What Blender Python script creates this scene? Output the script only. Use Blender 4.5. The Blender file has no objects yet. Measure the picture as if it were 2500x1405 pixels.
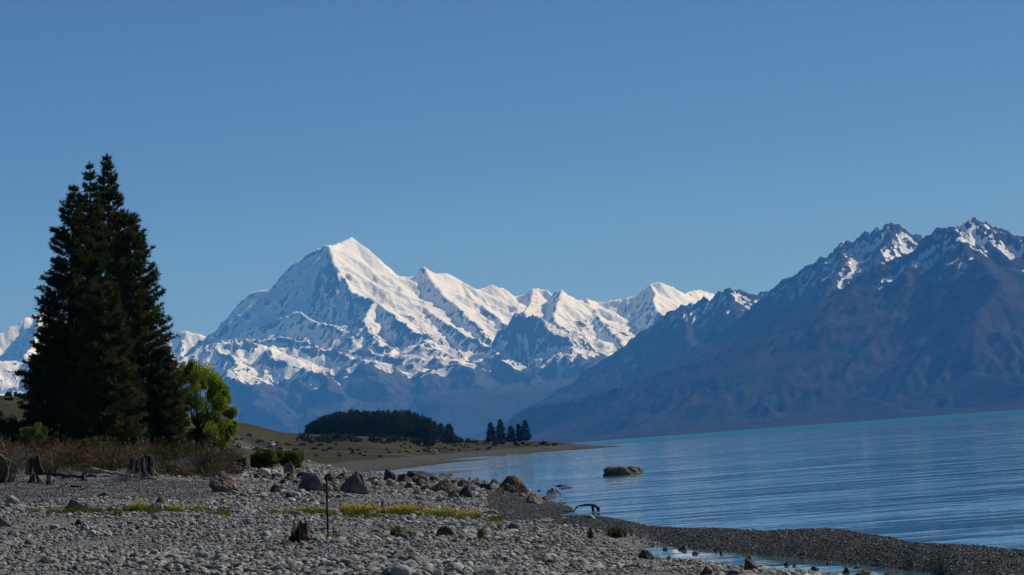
import bpy, bmesh, math, random
import numpy as np
from mathutils import Vector, Matrix

S = bpy.context.scene
COL = S.collection
rad = math.radians

# ------------------------------------------------------------------ camera
FPX = 9900.0                 # focal length in pixels of the 2500 x 1405 photograph
EYE = 4.0                    # eye height above the lake, metres
ROLL = math.atan(0.0741)
PITCH = math.atan(388.0 * math.cos(ROLL) / FPX)
F0 = np.array([0, math.cos(PITCH), math.sin(PITCH)])
U0 = np.array([0, -math.sin(PITCH), math.cos(PITCH)])
R0 = np.array([1.0, 0, 0])
CR = math.cos(ROLL) * R0 - math.sin(ROLL) * U0
CU = math.sin(ROLL) * R0 + math.cos(ROLL) * U0


def at(px, py, Y):
    """World point seen at photograph pixel (px, py), Y metres in front of the camera."""
    d = F0 + (px - 1250.0) / FPX * CR + (702.5 - py) / FPX * CU
    t = Y / d[1]
    return np.array([d[0] * t, Y, EYE + d[2] * t])


def onz(px, py, z):
    d = F0 + (px - 1250.0) / FPX * CR + (702.5 - py) / FPX * CU
    t = (z - EYE) / d[2]
    return np.array([d[0] * t, d[1] * t, z])


cam = bpy.data.cameras.new('camera')
cam.sensor_width = 36.0
cam.lens = 36.0 * FPX / 2500.0
cam.clip_start = 0.5
cam.clip_end = 200000.0
camo = bpy.data.objects.new('camera', cam)
m = Matrix(((CR[0], CU[0], -F0[0], 0), (CR[1], CU[1], -F0[1], 0), (CR[2], CU[2], -F0[2], EYE), (0, 0, 0, 1)))
camo.matrix_world = m
COL.objects.link(camo)
S.camera = camo

# ------------------------------------------------------------------ sky, sun, exposure
SUN_AZ, SUN_EL = rad(63.0), rad(37.0)       # azimuth clockwise from the view direction (+Y)
W = bpy.data.worlds.new('World')
S.world = W
W.use_nodes = True
wn = W.node_tree.nodes
sky = wn.new('ShaderNodeTexSky')
sky.sky_type = 'NISHITA'
sky.sun_disc = False
sky.sun_elevation = SUN_EL
sky.sun_rotation = SUN_AZ
sky.altitude = 3000.0
sky.air_density = 0.5
sky.dust_density = 0.0
sky.ozone_density = 7.5
wn['Background'].inputs['Strength'].default_value = 0.073
W.node_tree.links.new(sky.outputs[0], wn['Background'].inputs['Color'])

sl = bpy.data.lights.new('sun', 'SUN')
sl.energy = 4.4
sl.angle = rad(0.53)
sl.color = (1.0, 0.975, 0.945)
so = bpy.data.objects.new('sun', sl)
sd = Vector((math.sin(SUN_AZ) * math.cos(SUN_EL), math.cos(SUN_AZ) * math.cos(SUN_EL), math.sin(SUN_EL)))
so.rotation_euler = sd.to_track_quat('Z', 'Y').to_euler()
COL.objects.link(so)

S.render.engine = 'CYCLES'
vs = S.view_settings
vs.view_transform = 'Standard'
vs.look = 'None'
vs.exposure = 0.0
vs.gamma = 1.0
vs.use_curve_mapping = False
cy = S.cycles
cy.max_bounces = 6
cy.diffuse_bounces = 2
cy.glossy_bounces = 3
cy.transmission_bounces = 3
cy.transparent_max_bounces = 4
cy.volume_bounces = 1
cy.use_denoising = True
cy.denoiser = 'OPENIMAGEDENOISE'
cy.denoising_input_passes = 'RGB_ALBEDO_NORMAL'
cy.sample_clamp_indirect = 4.0
cy.caustics_reflective = False
cy.caustics_refractive = False

HAZE_DENSITY = 1.65e-5
HAZE_COLOR = (0.10, 0.40, 1.0)

# ------------------------------------------------------------------ node helpers
def mat(name):
    mt = bpy.data.materials.new(name)
    mt.use_nodes = True
    nt = mt.node_tree
    b = nt.nodes['Principled BSDF']
    b.inputs['Roughness'].default_value = 0.9
    b.inputs['Specular IOR Level'].default_value = 0.04
    return mt, nt, b


class N:
    """Small wrapper that writes node trees as expressions."""
    def __init__(s, nt):
        s.nt = nt

    def add(s, t, **kw):
        n = s.nt.nodes.new(t)
        for k, v in kw.items():
            setattr(n, k, v)
        return n

    def put(s, sock, v):
        if hasattr(v, 'links') or isinstance(v, bpy.types.NodeSocket):
            s.nt.links.new(v, sock)
        else:
            sock.default_value = v

    def math(s, op, a, b=0.0, c=0.0, clamp=False):
        n = s.add('ShaderNodeMath', operation=op, use_clamp=clamp)
        s.put(n.inputs[0], a); s.put(n.inputs[1], b); s.put(n.inputs[2], c)
        return n.outputs[0]

    def vmath(s, op, a, b=(0, 0, 0)):
        n = s.add('ShaderNodeVectorMath', operation=op)
        s.put(n.inputs[0], a); s.put(n.inputs[1], b)
        return n.outputs[0]

    def noise(s, vec, scale, detail=4.0, rough=0.55, out='Fac', dist=0.0):
        n = s.add('ShaderNodeTexNoise')
        s.put(n.inputs['Vector'], vec)
        n.inputs['Scale'].default_value = scale
        n.inputs['Detail'].default_value = detail
        n.inputs['Roughness'].default_value = rough
        n.inputs['Distortion'].default_value = dist
        return n.outputs[out]

    def vor(s, vec, scale, feature='F1', out='Distance', rnd=1.0):
        n = s.add('ShaderNodeTexVoronoi', feature=feature)
        s.put(n.inputs['Vector'], vec)
        n.inputs['Scale'].default_value = scale
        n.inputs['Randomness'].default_value = rnd
        return n.outputs[out]

    def ramp(s, fac, stops):
        n = s.add('ShaderNodeValToRGB')
        s.put(n.inputs[0], fac)
        e = n.color_ramp.elements
        while len(e) < len(stops):
            e.new(0.5)
        for el, (p, c) in zip(e, stops):
            el.position = p
            el.color = (c, c, c, 1) if isinstance(c, (int, float)) else (*c, 1)
        return n.outputs[0]

    def step(s, v, a, b):
        n = s.add('ShaderNodeMapRange', interpolation_type='SMOOTHSTEP')
        s.put(n.inputs[0], v)
        n.inputs[1].default_value = a
        n.inputs[2].default_value = b
        return n.outputs[0]

    def mix(s, fac, a, b, blend='MIX'):
        n = s.add('ShaderNodeMix', data_type='RGBA', blend_type=blend)
        s.put(n.inputs[0], fac)
        for sock, v in ((n.inputs[6], a), (n.inputs[7], b)):
            s.put(sock, (*v, 1) if isinstance(v, tuple) and len(v) == 3 else v)
        return n.outputs[2]

    def pos(s):
        return s.add('ShaderNodeNewGeometry').outputs['Position']

    def nrm(s):
        return s.add('ShaderNodeNewGeometry').outputs['Normal']

    def obj(s):
        return s.add('ShaderNodeTexCoord').outputs['Object']

    def attr(s, name, out='Fac', kind='GEOMETRY'):
        return s.add('ShaderNodeAttribute', attribute_name=name, attribute_type=kind).outputs[out]

    def xyz(s, v):
        return s.add('ShaderNodeSeparateXYZ'), v

    def sep(s, v):
        n = s.add('ShaderNodeSeparateXYZ')
        s.put(n.inputs[0], v)
        return n.outputs

    def comb(s, x, y, z):
        n = s.add('ShaderNodeCombineXYZ')
        s.put(n.inputs[0], x); s.put(n.inputs[1], y); s.put(n.inputs[2], z)
        return n.outputs[0]

    def bump(s, h, dist, strength=1.0):
        n = s.add('ShaderNodeBump')
        s.put(n.inputs['Height'], h)
        n.inputs['Distance'].default_value = dist
        n.inputs['Strength'].default_value = strength
        return n.outputs[0]


def tag(o, label=None, cat=None, group=None, kind=None):
    if label: o['label'] = label
    if cat: o['category'] = cat
    if group: o['group'] = group
    if kind: o['kind'] = kind
    return o


def mesh_obj(name, verts, faces, material, parent=None, smooth=False, attrs=None):
    me = bpy.data.meshes.new(name)
    verts = np.asarray(verts, dtype=np.float32)
    faces = np.asarray(faces, dtype=np.int32)
    k = faces.shape[1]
    me.vertices.add(len(verts))
    me.vertices.foreach_set('co', verts.ravel())
    me.loops.add(faces.size)
    me.loops.foreach_set('vertex_index', faces.ravel())
    me.polygons.add(len(faces))
    me.polygons.foreach_set('loop_start', np.arange(0, faces.size, k, dtype=np.int32))
    me.polygons.foreach_set('use_smooth', np.full(len(faces), bool(smooth)))
    me.update(calc_edges=True)
    for an, av in (attrs or {}).items():
        if av.ndim == 1:
            a = me.attributes.new(an, 'FLOAT', 'POINT')
            a.data.foreach_set('value', av.astype(np.float32))
        else:
            a = me.attributes.new(an, 'FLOAT_COLOR', 'POINT')
            c = np.ones((len(av), 4), np.float32); c[:, :3] = av
            a.data.foreach_set('color', c.ravel())
    if material: me.materials.append(material)
    o = bpy.data.objects.new(name, me)
    COL.objects.link(o)
    if parent is not None: o.parent = parent
    return o


def empty(name, loc=(0, 0, 0), rz=0.0):
    o = bpy.data.objects.new(name, None)
    o.location = loc
    o.rotation_euler = (0, 0, rz)
    o.empty_display_size = 0.2
    COL.objects.link(o)
    return o


# ------------------------------------------------------------------ numpy noise
_rng0 = np.random.default_rng(11)
_PERM = _rng0.permutation(4096).astype(np.int64)
_GA = _rng0.random(4096) * 2 * np.pi
_GX, _GY = np.cos(_GA), np.sin(_GA)
_R1, _R2 = _rng0.random(4096), _rng0.random(4096)


def _h(ix, iy, seed=0):
    return _PERM[(_PERM[(ix + seed * 131) & 4095] + iy) & 4095]


def perlin(x, y, seed=0):
    ix, iy = np.floor(x).astype(np.int64), np.floor(y).astype(np.int64)
    fx, fy = x - ix, y - iy
    u, v = fx * fx * fx * (fx * (fx * 6 - 15) + 10), fy * fy * fy * (fy * (fy * 6 - 15) + 10)

    def g(dx, dy):
        h = _h(ix + dx, iy + dy, seed)
        return _GX[h] * (fx - dx) + _GY[h] * (fy - dy)
    a, b, c, d = g(0, 0), g(1, 0), g(0, 1), g(1, 1)
    return 1.5 * ((a + (b - a) * u) * (1 - v) + (c + (d - c) * u) * v)


def fbm(x, y, oct=5, seed=0, gain=0.5, ridged=False):
    s, amp, f = 0.0, 1.0, 1.0
    for i in range(oct):
        n = perlin(x * f, y * f, seed + i * 7)
        s = s + amp * ((1 - 2 * np.abs(n)) if ridged else n)
        amp *= gain
        f *= 2.03
    return s


def sstep(v, a, b):
    t = np.clip((v - a) / (b - a), 0, 1)
    return t * t * (3 - 2 * t)


def stripes(x, y, sx, sy, seed):
    """Gully pattern: stripes running across the direction (sx, sy), in unit cells."""
    ix, iy = np.floor(x).astype(np.int64), np.floor(y).astype(np.int64)
    C = np.zeros_like(x); Sn = np.zeros_like(x)
    for dx in (-1, 0, 1):
        for dy in (-1, 0, 1):
            h = _h(ix + dx, iy + dy, seed)
            vx = x - (ix + dx + 0.5 + (_R1[h] - 0.5) * 0.8)
            vy = y - (iy + dy + 0.5 + (_R2[h] - 0.5) * 0.8)
            w = np.maximum(0.0, np.exp(-2.2 * (vx * vx + vy * vy)) - 0.007)
            ph = 2 * np.pi * 0.9 * (vx * sx + vy * sy)
            C += w * np.cos(ph); Sn += w * np.sin(ph)
    return np.arctan2(Sn, C)


def erode(Z, X, Y, dx, dy, octs, seed=3, mask=None):
    for i, (cell, amp) in enumerate(octs):
        gy, gx = np.gradient(Z, dy, dx)
        k = max(1, int(cell / (3.0 * dx)))
        gx, gy = blur(gx, k, max(1, int(cell / (3.0 * dy)))), blur(gy, k, max(1, int(cell / (3.0 * dy))))
        L = np.sqrt(gx * gx + gy * gy) + 1e-9
        ph = stripes(X / cell, Y / cell, -gy / L, gx / L, seed + i * 5)
        prof = 0.55 - 1.6 * np.abs(np.sin(ph / 2))
        a = amp * sstep(L, 0.12, 0.7)
        Z = Z + a * prof * (mask if mask is not None else 1.0)
    return Z


def blur(A, kx, ky):
    for k, ax in ((kx, 1), (ky, 0)):
        if k < 1: continue
        n = 2 * k + 1
        pad = [(0, 0), (0, 0)]; pad[ax] = (k + 1, k)
        c = np.cumsum(np.pad(A, pad, mode='edge'), axis=ax)
        A = (c[:, n:] - c[:, :-n]) / n if ax == 1 else (c[n:, :] - c[:-n, :]) / n
    return A


def tents(X, Y, ridges, base):
    """Height of a massif: the highest of many sloping flanks that fall away from ridge lines."""
    Z = np.full_like(X, base)
    D = np.full_like(X, 1e9)
    for rg in ridges:
        s, L, pts = rg['s'], rg.get('L', 5200.0), rg['p']
        P = [at(*q) for q in pts]
        for a, b in zip(P[:-1], P[1:]):
            ex, ey = b[0] - a[0], b[1] - a[1]
            q = ex * ex + ey * ey + 1e-6
            t = np.clip(((X - a[0]) * ex + (Y - a[1]) * ey) / q, 0, 1)
            ddx, ddy = X - a[0] - t * ex, Y - a[1] - t * ey
            d = np.sqrt(ddx * ddx + ddy * ddy)
            sr = rg.get('sr', s)
            ss = np.where(ddx > 0, sr, s) if sr != s else s
            z = a[2] + t * (b[2] - a[2]) - ss * L * (1 - np.exp(-d / L))
            up = z > Z
            Z = np.where(up, z, Z)
            D = np.where(up, d, D)
    return Z, D


def grid_faces(nx, ny):
    i = np.arange(nx - 1)[None, :] + np.arange(ny - 1)[:, None] * nx
    return np.stack([i, i + 1, i + 1 + nx, i + nx], -1).reshape(-1, 4)


# ------------------------------------------------------------------ mountains
def mountain_material(name, rock, scree, grass, line_lo, line_hi):
    mt, nt, b = mat(name)
    n = N(nt)
    p = n.pos()
    z = n.sep(p)[2]
    snow_v = n.attr('snow')
    fine = n.noise(p, 0.02, 6, 0.7)
    fine2 = n.noise(p, 0.004, 5, 0.6)
    sn = n.math('ADD', snow_v, n.math('MULTIPLY', n.math('SUBTRACT', fine, 0.5), 0.8))
    snow = n.step(sn, 0.46, 0.56)
    rk = n.mix(n.step(fine, 0.35, 0.7), rock[0], rock[1])
    band = n.noise(n.vmath('MULTIPLY', p, (0.0012, 0.0012, 0.012)), 1.0, 6, 0.62)
    low = n.mix(n.step(n.math('ADD', n.math('MULTIPLY', fine2, 0.5), n.math('MULTIPLY', band, 0.5)), 0.40, 0.62), grass[0], grass[1])
    zz = n.math('ADD', z, n.math('MULTIPLY', n.math('SUBTRACT', fine2, 0.5), 500.0))
    g = n.mix(n.step(zz, line_lo, line_hi), low, rk)
    g = n.mix(n.math('MULTIPLY', n.attr('gully'), n.step(fine2, 0.4, 0.6)), g, scree)
    col = n.mix(snow, g, (0.86, 0.88, 0.90))
    nt.links.new(col, b.inputs['Base Color'])
    b.inputs['Specular IOR Level'].default_value = 0.05
    h = n.math('ADD', n.math('MULTIPLY', fine, 1.0), n.math('MULTIPLY', n.noise(p, 0.035, 4, 0.6), 0.35))
    nt.links.new(n.bump(h, 34.0, 0.8), b.inputs['Normal'])
    return mt


def build_massif(name, x0, x1, y0, y1, dx, dy, ridges, base, octs, material, snowfn, seed, rough, warp=45.0, calm=0.35, crag_z=(500, 1100), crag_a=15.0, wfront=(49500, 51500), smoothz=0.78, crag_o=0.35):
    nx, ny = int((x1 - x0) / dx) + 1, int((y1 - y0) / dy) + 1
    X, Y = np.meshgrid(np.linspace(x0, x1, nx), np.linspace(y0, y1, ny))
    wk = warp * (1 + 3.2 * (1 - sstep(Y, wfront[0], wfront[1])))
    wx = fbm(X / 900, Y / 900, 5, seed) * wk
    wy = fbm(X / 900, Y / 900, 5, seed + 50) * wk * 2
    Z, D = tents(X + wx, Y + wy, ridges, base)
    m_ = 0.34 + 0.66 * sstep(D, 0.0, 500.0)
    Z = Z + fbm(X / 1500, Y / 1500, 5, seed + 9, 0.5, True) * rough * m_
    Z = erode(Z, X, Y, dx, dy, octs, seed, m_ * (1 - calm * sstep(Z, 1750, 2300)))
    crag = sstep(Z, crag_z[0], crag_z[1])
    lee = sstep(-blur(np.gradient(Z, dx, axis=1), 8, 5), -0.15, 0.2)
    Z = Z + (fbm(X / 230, Y / 300, 5, seed + 21, 0.62, True) - crag_o) * (6.0 + crag_a * crag) * (1 - smoothz * lee * sstep(Z, 1500, 2000))
    Z = np.maximum(Z, base + fbm(X / 1200, Y / 1200, 3, seed + 33) * 6.0)
    front = sstep(Y, y0 + 100, y0 + 1700)
    Z = -4.0 + (Z + 4.0) * front
    gy, gx = np.gradient(Z, dy, dx)
    slope = np.sqrt(gx * gx + gy * gy)
    cav = 0.5 * (blur(Z, 7, 5) - Z) + (blur(Z, 2, 2) - Z)
    snow, gully = snowfn(X, Y, Z, slope, cav, gx, gy)
    V = np.stack([X, Y, Z], -1).reshape(-1, 3)
    o = mesh_obj(name, V, grid_faces(nx, ny), material, smooth=True,
                 attrs={'snow': snow.ravel(), 'gully': gully.ravel()})
    return o


k = 1000.0
main_ridges = [
    # skyline of the great peak, left foot to summit, then the long crest to the right
    dict(s=0.95, p=[(505, 845, 56.9*k), (530, 818, 56.6*k), (560, 776, 56.2*k), (586, 745, 55.9*k), (612, 724, 55.6*k), (640, 713, 55.4*k),
         (664, 712, 55.3*k), (682, 690, 55.1*k), (702, 660, 54.9*k), (736, 637, 54.7*k), (770, 616, 54.4*k), (800, 602, 54.2*k)]),
    dict(s=1.05, p=[(800, 602, 54.2*k), (822, 604, 54.6*k), (845, 594, 55*k), (859, 583, 55.2*k), (866, 586, 55.2*k), (882, 606, 55.1*k), (902, 632, 55*k), (930, 655, 55*k),
         (960, 672, 55*k), (1000, 678, 55*k), (1014, 673, 55*k), (1035, 653, 54.8*k), (1052, 668, 54.9*k), (1086, 669, 55*k),
         (1112, 681, 55.2*k), (1140, 706, 55.4*k), (1165, 713, 55.6*k), (1182, 705, 55.7*k), (1202, 697, 55.8*k), (1230, 706, 55.9*k),
         (1256, 723, 56*k), (1284, 723, 56*k), (1300, 708, 56*k), (1332, 709, 56*k), (1350, 724, 55.8*k)]),
    dict(s=0.95, p=[(1350, 724, 55.8*k), (1368, 711, 55.2*k), (1392, 729, 55.4*k), (1420, 746, 55.7*k), (1434, 734, 55.8*k), (1458, 743, 56*k), (1490, 737, 56*k), (1520, 736, 56*k),
         (1560, 721, 56*k), (1588, 700, 56*k), (1612, 692, 56*k), (1638, 702, 56.2*k), (1664, 719, 56.5*k), (1702, 710, 57*k),
         (1745, 723, 57.5*k), (1850, 740, 58*k), (2000, 760, 58.5*k)]),
    # the spur that divides the lit right face from the shaded left face
    dict(s=1.25, sr=0.62, L=3800, p=[(800, 602, 54.2*k), (818, 640, 53.6*k), (838, 690, 53*k), (862, 715, 52.4*k), (905, 738, 51.8*k), (950, 762, 51.2*k),
         (985, 795, 50.5*k), (1020, 822, 49.8*k), (1060, 862, 48.8*k), (1110, 905, 47.6*k)]),
    dict(s=1.2, sr=0.95, L=2500, p=[(905, 738, 51.8*k), (890, 800, 50.6*k), (930, 850, 49.6*k), (955, 880, 48.8*k)]),
    # low buttress under the shaded face
    dict(s=0.85, sr=0.8, L=2200, p=[(600, 800, 53.6*k), (660, 790, 53*k), (720, 765, 52.8*k), (790, 790, 51.8*k), (850, 815, 51*k), (900, 845, 50*k)]),
    dict(s=0.85, sr=0.8, L=2200, p=[(540, 835, 53*k), (610, 835, 52*k), (700, 830, 51.2*k), (780, 845, 50.2*k)]),
    # parallel spurs running down to the right from the crest
    dict(s=0.95, sr=0.6, L=3000, p=[(930, 655, 55*k), (985, 715, 53.6*k), (1060, 770, 52.2*k), (1120, 815, 51*k), (1180, 858, 49.8*k), (1240, 905, 48.4*k)]),
    dict(s=0.95, sr=0.6, L=2800, p=[(1035, 653, 54.8*k), (1062, 700, 53.9*k), (1110, 745, 52.9*k), (1160, 795, 51.7*k), (1200, 835, 50.7*k)]),
    dict(s=0.95, sr=0.65, L=2600, p=[(1112, 681, 55.2*k), (1160, 735, 54*k), (1205, 770, 53*k), (1235, 805, 52*k)]),
    dict(s=1.2, sr=0.85, L=2200, p=[(1205, 812, 50.4*k), (1240, 800, 50.3*k), (1256, 776, 50.2*k), (1278, 768, 50.1*k), (1310, 776, 50*k), (1345, 795, 49.6*k),
         (1385, 835, 49*k), (1430, 878, 48*k), (1480, 920, 47*k)]),
    dict(s=1.1, sr=0.7, L=2500, p=[(1368, 711, 55.2*k), (1358, 750, 54.4*k), (1348, 778, 53.6*k), (1380, 820, 52.2*k), (1430, 850, 51*k)]),
    dict(s=1.1, sr=0.7, L=2500, p=[(1300, 708, 56*k), (1290, 750, 54.9*k), (1285, 775, 53.8*k)]),
    dict(s=0.9, sr=0.65, L=2500, p=[(1434, 734, 55.8*k), (1470, 790, 54.2*k), (1510, 830, 52.8*k), (1540, 870, 51.4*k)]),
    dict(s=0.9, sr=0.65, L=2500, p=[(1588, 700, 56*k), (1600, 750, 54.8*k), (1640, 800, 53.4*k), (1680, 850, 52*k)]),
    # foothills in front
    dict(s=0.62, L=3600, p=[(250, 905, 48.5*k), (360, 915, 48.2*k), (440, 878, 48.6*k), (512, 846, 49*k), (560, 840, 49.2*k), (640, 850, 49*k), (720, 852, 49.2*k),
         (800, 862, 49.2*k), (880, 858, 49.2*k), (960, 870, 48.9*k), (1030, 885, 48.4*k)]),
    dict(s=0.62, sr=0.55, L=3200, p=[(512, 846, 49*k), (560, 885, 48*k), (600, 925, 47*k), (640, 985, 45.6*k), (680, 1040, 44.4*k)]),
    dict(s=0.62, sr=0.55, L=3200, p=[(640, 850, 49*k), (720, 893, 47.8*k), (790, 935, 46.8*k), (850, 990, 45.5*k), (890, 1040, 44.4*k)]),
    dict(s=0.62, sr=0.55, L=3200, p=[(800, 862, 49.2*k), (890, 880, 48*k), (905, 920, 47*k), (960, 960, 46.2*k), (1020, 1020, 44.9*k)]),
    dict(s=0.62, sr=0.55, L=3200, p=[(1020, 822, 49.8*k), (1100, 900, 47.4*k), (1180, 960, 46.1*k), (1240, 1020, 44.8*k)]),
    dict(s=0.62, sr=0.55, L=3200, p=[(1180, 858, 49.8*k), (1260, 905, 47.8*k), (1330, 950, 46.4*k), (1400, 1000, 45*k)]),
    dict(s=0.62, sr=0.55, L=3200, p=[(1385, 835, 49*k), (1440, 900, 47.4*k), (1520, 950, 46*k), (1600, 1000, 45*k)]),
    dict(s=0.62, sr=0.55, L=3200, p=[(440, 878, 48.6*k), (450, 930, 47*k), (480, 990, 45.5*k)]),
    # low snow ridge behind the big pines and the far left peak
    dict(s=0.8, p=[(330, 850, 58.6*k), (400, 830, 58.6*k), (455, 812, 58.6*k), (478, 816, 58.6*k), (500, 826, 58.6*k), (530, 830, 58.6*k)]),
    dict(s=0.85, sr=0.7, p=[(-260, 860, 59*k), (-120, 850, 59*k), (0, 818, 59*k), (60, 782, 59.3*k), (104, 763, 59.6*k), (150, 790, 59.6*k), (230, 830, 59.4*k), (330, 850, 59*k)]),
    dict(s=1.0, sr=0.7, L=3000, p=[(104, 763, 59.6*k), (90, 820, 58*k), (60, 870, 56.4*k)]),
    dict(s=0.7, L=4000, p=[(-260, 900, 53*k), (-60, 890, 53*k), (40, 885, 53.4*k), (140, 900, 53*k), (250, 905, 52*k)]),
]


def snow_main(X, Y, Z, sl, cav, gx, gy):
    nz = fbm(X / 700, Y / 700, 4, 77) * 150 + fbm(X / 170, Y / 170, 3, 78) * 70
    alt = sstep(Z + nz, 820, 1120)
    steep = 1 - sstep(sl + fbm(X / 260, Y / 260, 4, 80) * 0.16, 0.98, 1.75)
    # flanks that look left and towards the lake (less snow, rockier)
    face = sstep(gx * 0.8 + gy * 0.3, 0.35, 1.2)
    mid = 1 - sstep(Z, 1450, 2050)
    s = alt * (0.49 + 0.60 * steep) + np.clip(cav / 26, -0.55, 0.35) * alt * (0.5 + 0.5 * mid) - (0.38 + 0.22 * sstep(Z, 1400, 1900)) * face * alt
    s = s + fbm(X / 190, Y / 300, 4, 81) * 0.26 * alt * (0.3 + 0.7 * mid) + 0.34 * (1 - mid) * alt
    gul = sstep(cav, 6, 26) * 0.35
    return np.clip(s, 0, 1.2), gul


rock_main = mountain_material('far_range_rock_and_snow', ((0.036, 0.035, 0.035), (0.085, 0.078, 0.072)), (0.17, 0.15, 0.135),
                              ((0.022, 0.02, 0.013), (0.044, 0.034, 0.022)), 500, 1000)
mm = build_massif('mountain_range', -9600, 5200, 42300, 60800, 18.5, 31.0, main_ridges, -4.0,
                  [(1500, 60), (720, 62), (360, 42), (180, 22), (95, 10)], rock_main, snow_main, 5, 40.0)
tag(mm, kind='structure')

right_ridges = [
    # nearest ridge and right-hand peak
    dict(s=1.1, L=1500, p=[(1222, 1072, 30.5*k), (1232, 1035, 30.4*k), (1258, 1010, 30.3*k), (1300, 992, 30.3*k), (1350, 984, 30.2*k), (1400, 974, 30.1*k), (1500, 945, 30*k), (1560, 925, 29.9*k)]),
    dict(s=0.52, L=8500, p=[(1560, 925, 29.9*k), (1620, 905, 29.8*k), (1750, 870, 29.6*k), (1880, 835, 29.4*k), (1960, 806, 29.3*k), (2050, 764, 29.2*k),
         (2090, 738, 29.1*k), (2160, 684, 29*k), (2220, 640, 28.9*k), (2270, 604, 28.8*k), (2310, 582, 28.7*k), (2328, 551, 28.7*k), (2345, 548, 28.7*k), (2380, 545, 28.7*k), (2405, 552, 28.7*k),
         (2450, 575, 28.8*k), (2500, 588, 29*k), (2600, 600, 29.2*k), (2700, 640, 29.2*k), (2900, 660, 29*k)]),
    dict(s=0.62, sr=0.6, L=7000, p=[(2328, 551, 28.7*k), (2360, 610, 28*k), (2400, 650, 27.4*k), (2450, 700, 26.8*k)]),
    dict(s=0.6, sr=0.55, L=7000, p=[(2270, 604, 28.8*k), (2290, 680, 28*k), (2330, 740, 27.2*k)]),
    dict(s=0.42, L=8000, p=[(2090, 738, 29.1*k), (2180, 800, 27.9*k), (2280, 860, 26.8*k), (2400, 920, 25.6*k), (2560, 960, 24.6*k)]),
    dict(s=0.42, L=8000, p=[(1880, 835, 29.4*k), (1960, 890, 28.2*k), (2060, 950, 26.8*k), (2200, 1000, 25.2*k)]),
    dict(s=0.42, L=8000, p=[(1730, 945, 28.9*k), (1800, 990, 27.8*k), (1880, 1015, 26.8*k)]),
    # second peak, behind
    dict(s=0.8, L=3800, p=[(1560, 1010, 35.5*k), (1700, 880, 35.2*k), (1800, 800, 34.9*k), (1850, 745, 34.7*k), (1890, 702, 34.5*k), (1930, 678, 34.4*k), (1962, 660, 34.3*k), (1990, 645, 34.2*k), (2010, 632, 34.1*k), (2035, 606, 34*k), (2060, 592, 33.9*k),
         (2098, 571, 33.8*k), (2130, 563, 33.7*k), (2160, 549, 33.6*k), (2184, 546, 33.6*k), (2200, 560, 33.7*k), (2220, 585, 33.9*k), (2240, 584, 34.1*k), (2268, 594, 34.3*k), (2330, 640, 34.5*k), (2450, 700, 34.8*k)]),
    dict(s=0.85, sr=0.75, L=2600, p=[(2184, 546, 33.6*k), (2150, 620, 32.9*k), (2140, 660, 32.2*k), (2090, 730, 31.4*k)]),
    dict(s=0.85, sr=0.75, L=2600, p=[(2060, 592, 33.9*k), (2050, 650, 33*k), (2020, 700, 32.2*k), (2005, 740, 31.5*k)]),
    dict(s=0.75, sr=0.7, L=2600, p=[(1962, 660, 34.3*k), (1985, 720, 33.2*k), (1990, 770, 32.2*k)]),
    # third, farther snowy knoll and the long dark ridge falling to the left
    dict(s=0.7, L=4200, p=[(1380, 985, 40.7*k), (1392, 966, 40.6*k), (1415, 942, 40.5*k), (1470, 892, 40.2*k), (1520, 848, 39.9*k), (1580, 804, 39.5*k), (1612, 782, 39.3*k), (1660, 756, 39*k),
         (1700, 742, 38.8*k), (1735, 733, 38.6*k), (1770, 712, 38.4*k), (1785, 711, 38.4*k), (1805, 713, 38.4*k), (1822, 726, 38.4*k), (1848, 722, 38.5*k), (1872, 716, 38.5*k), (1950, 740, 38.5*k), (2050, 760, 38.5*k)]),
    dict(s=0.75, sr=0.65, L=2600, p=[(1785, 711, 38.4*k), (1795, 770, 37.2*k), (1805, 820, 36*k)]),
    dict(s=0.75, sr=0.65, L=2600, p=[(1660, 756, 39*k), (1680, 820, 37.4*k), (1690, 870, 36*k)]),
]


def snow_right(X, Y, Z, sl, cav, gx, gy):
    nz = fbm(X / 500, Y / 500, 4, 177) * 170 + fbm(X / 120, Y / 120, 3, 178) * 90
    alt = sstep(Z + nz, 850, 1330)
    s = alt * 0.80 + np.clip(cav / 22, -0.5, 0.55) * (0.25 + 0.75 * alt) * sstep(Z + nz, 800, 1000) + fbm(X / 260, Y / 260, 4, 179) * 0.32 * alt + fbm(X / 70, Y / 90, 3, 182) * 0.2 * alt
    s = s - 0.25 * sstep(gx, 0.1, 0.9) * alt
    gul = sstep(cav, 4, 18) * 0.45 * sstep(Z, 250, 600)
    return np.clip(s, 0, 1), gul


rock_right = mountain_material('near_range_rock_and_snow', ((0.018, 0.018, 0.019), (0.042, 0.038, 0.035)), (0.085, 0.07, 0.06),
                               ((0.009, 0.009, 0.008), (0.043, 0.029, 0.020)), 780, 1150)  # lighter low tone draws sunlit brown lines and scree lines in colour
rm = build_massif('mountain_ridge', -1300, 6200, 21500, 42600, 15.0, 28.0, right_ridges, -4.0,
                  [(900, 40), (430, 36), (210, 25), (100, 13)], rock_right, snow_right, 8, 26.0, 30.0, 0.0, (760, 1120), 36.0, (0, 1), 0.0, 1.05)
tag(rm, kind='structure')

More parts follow.
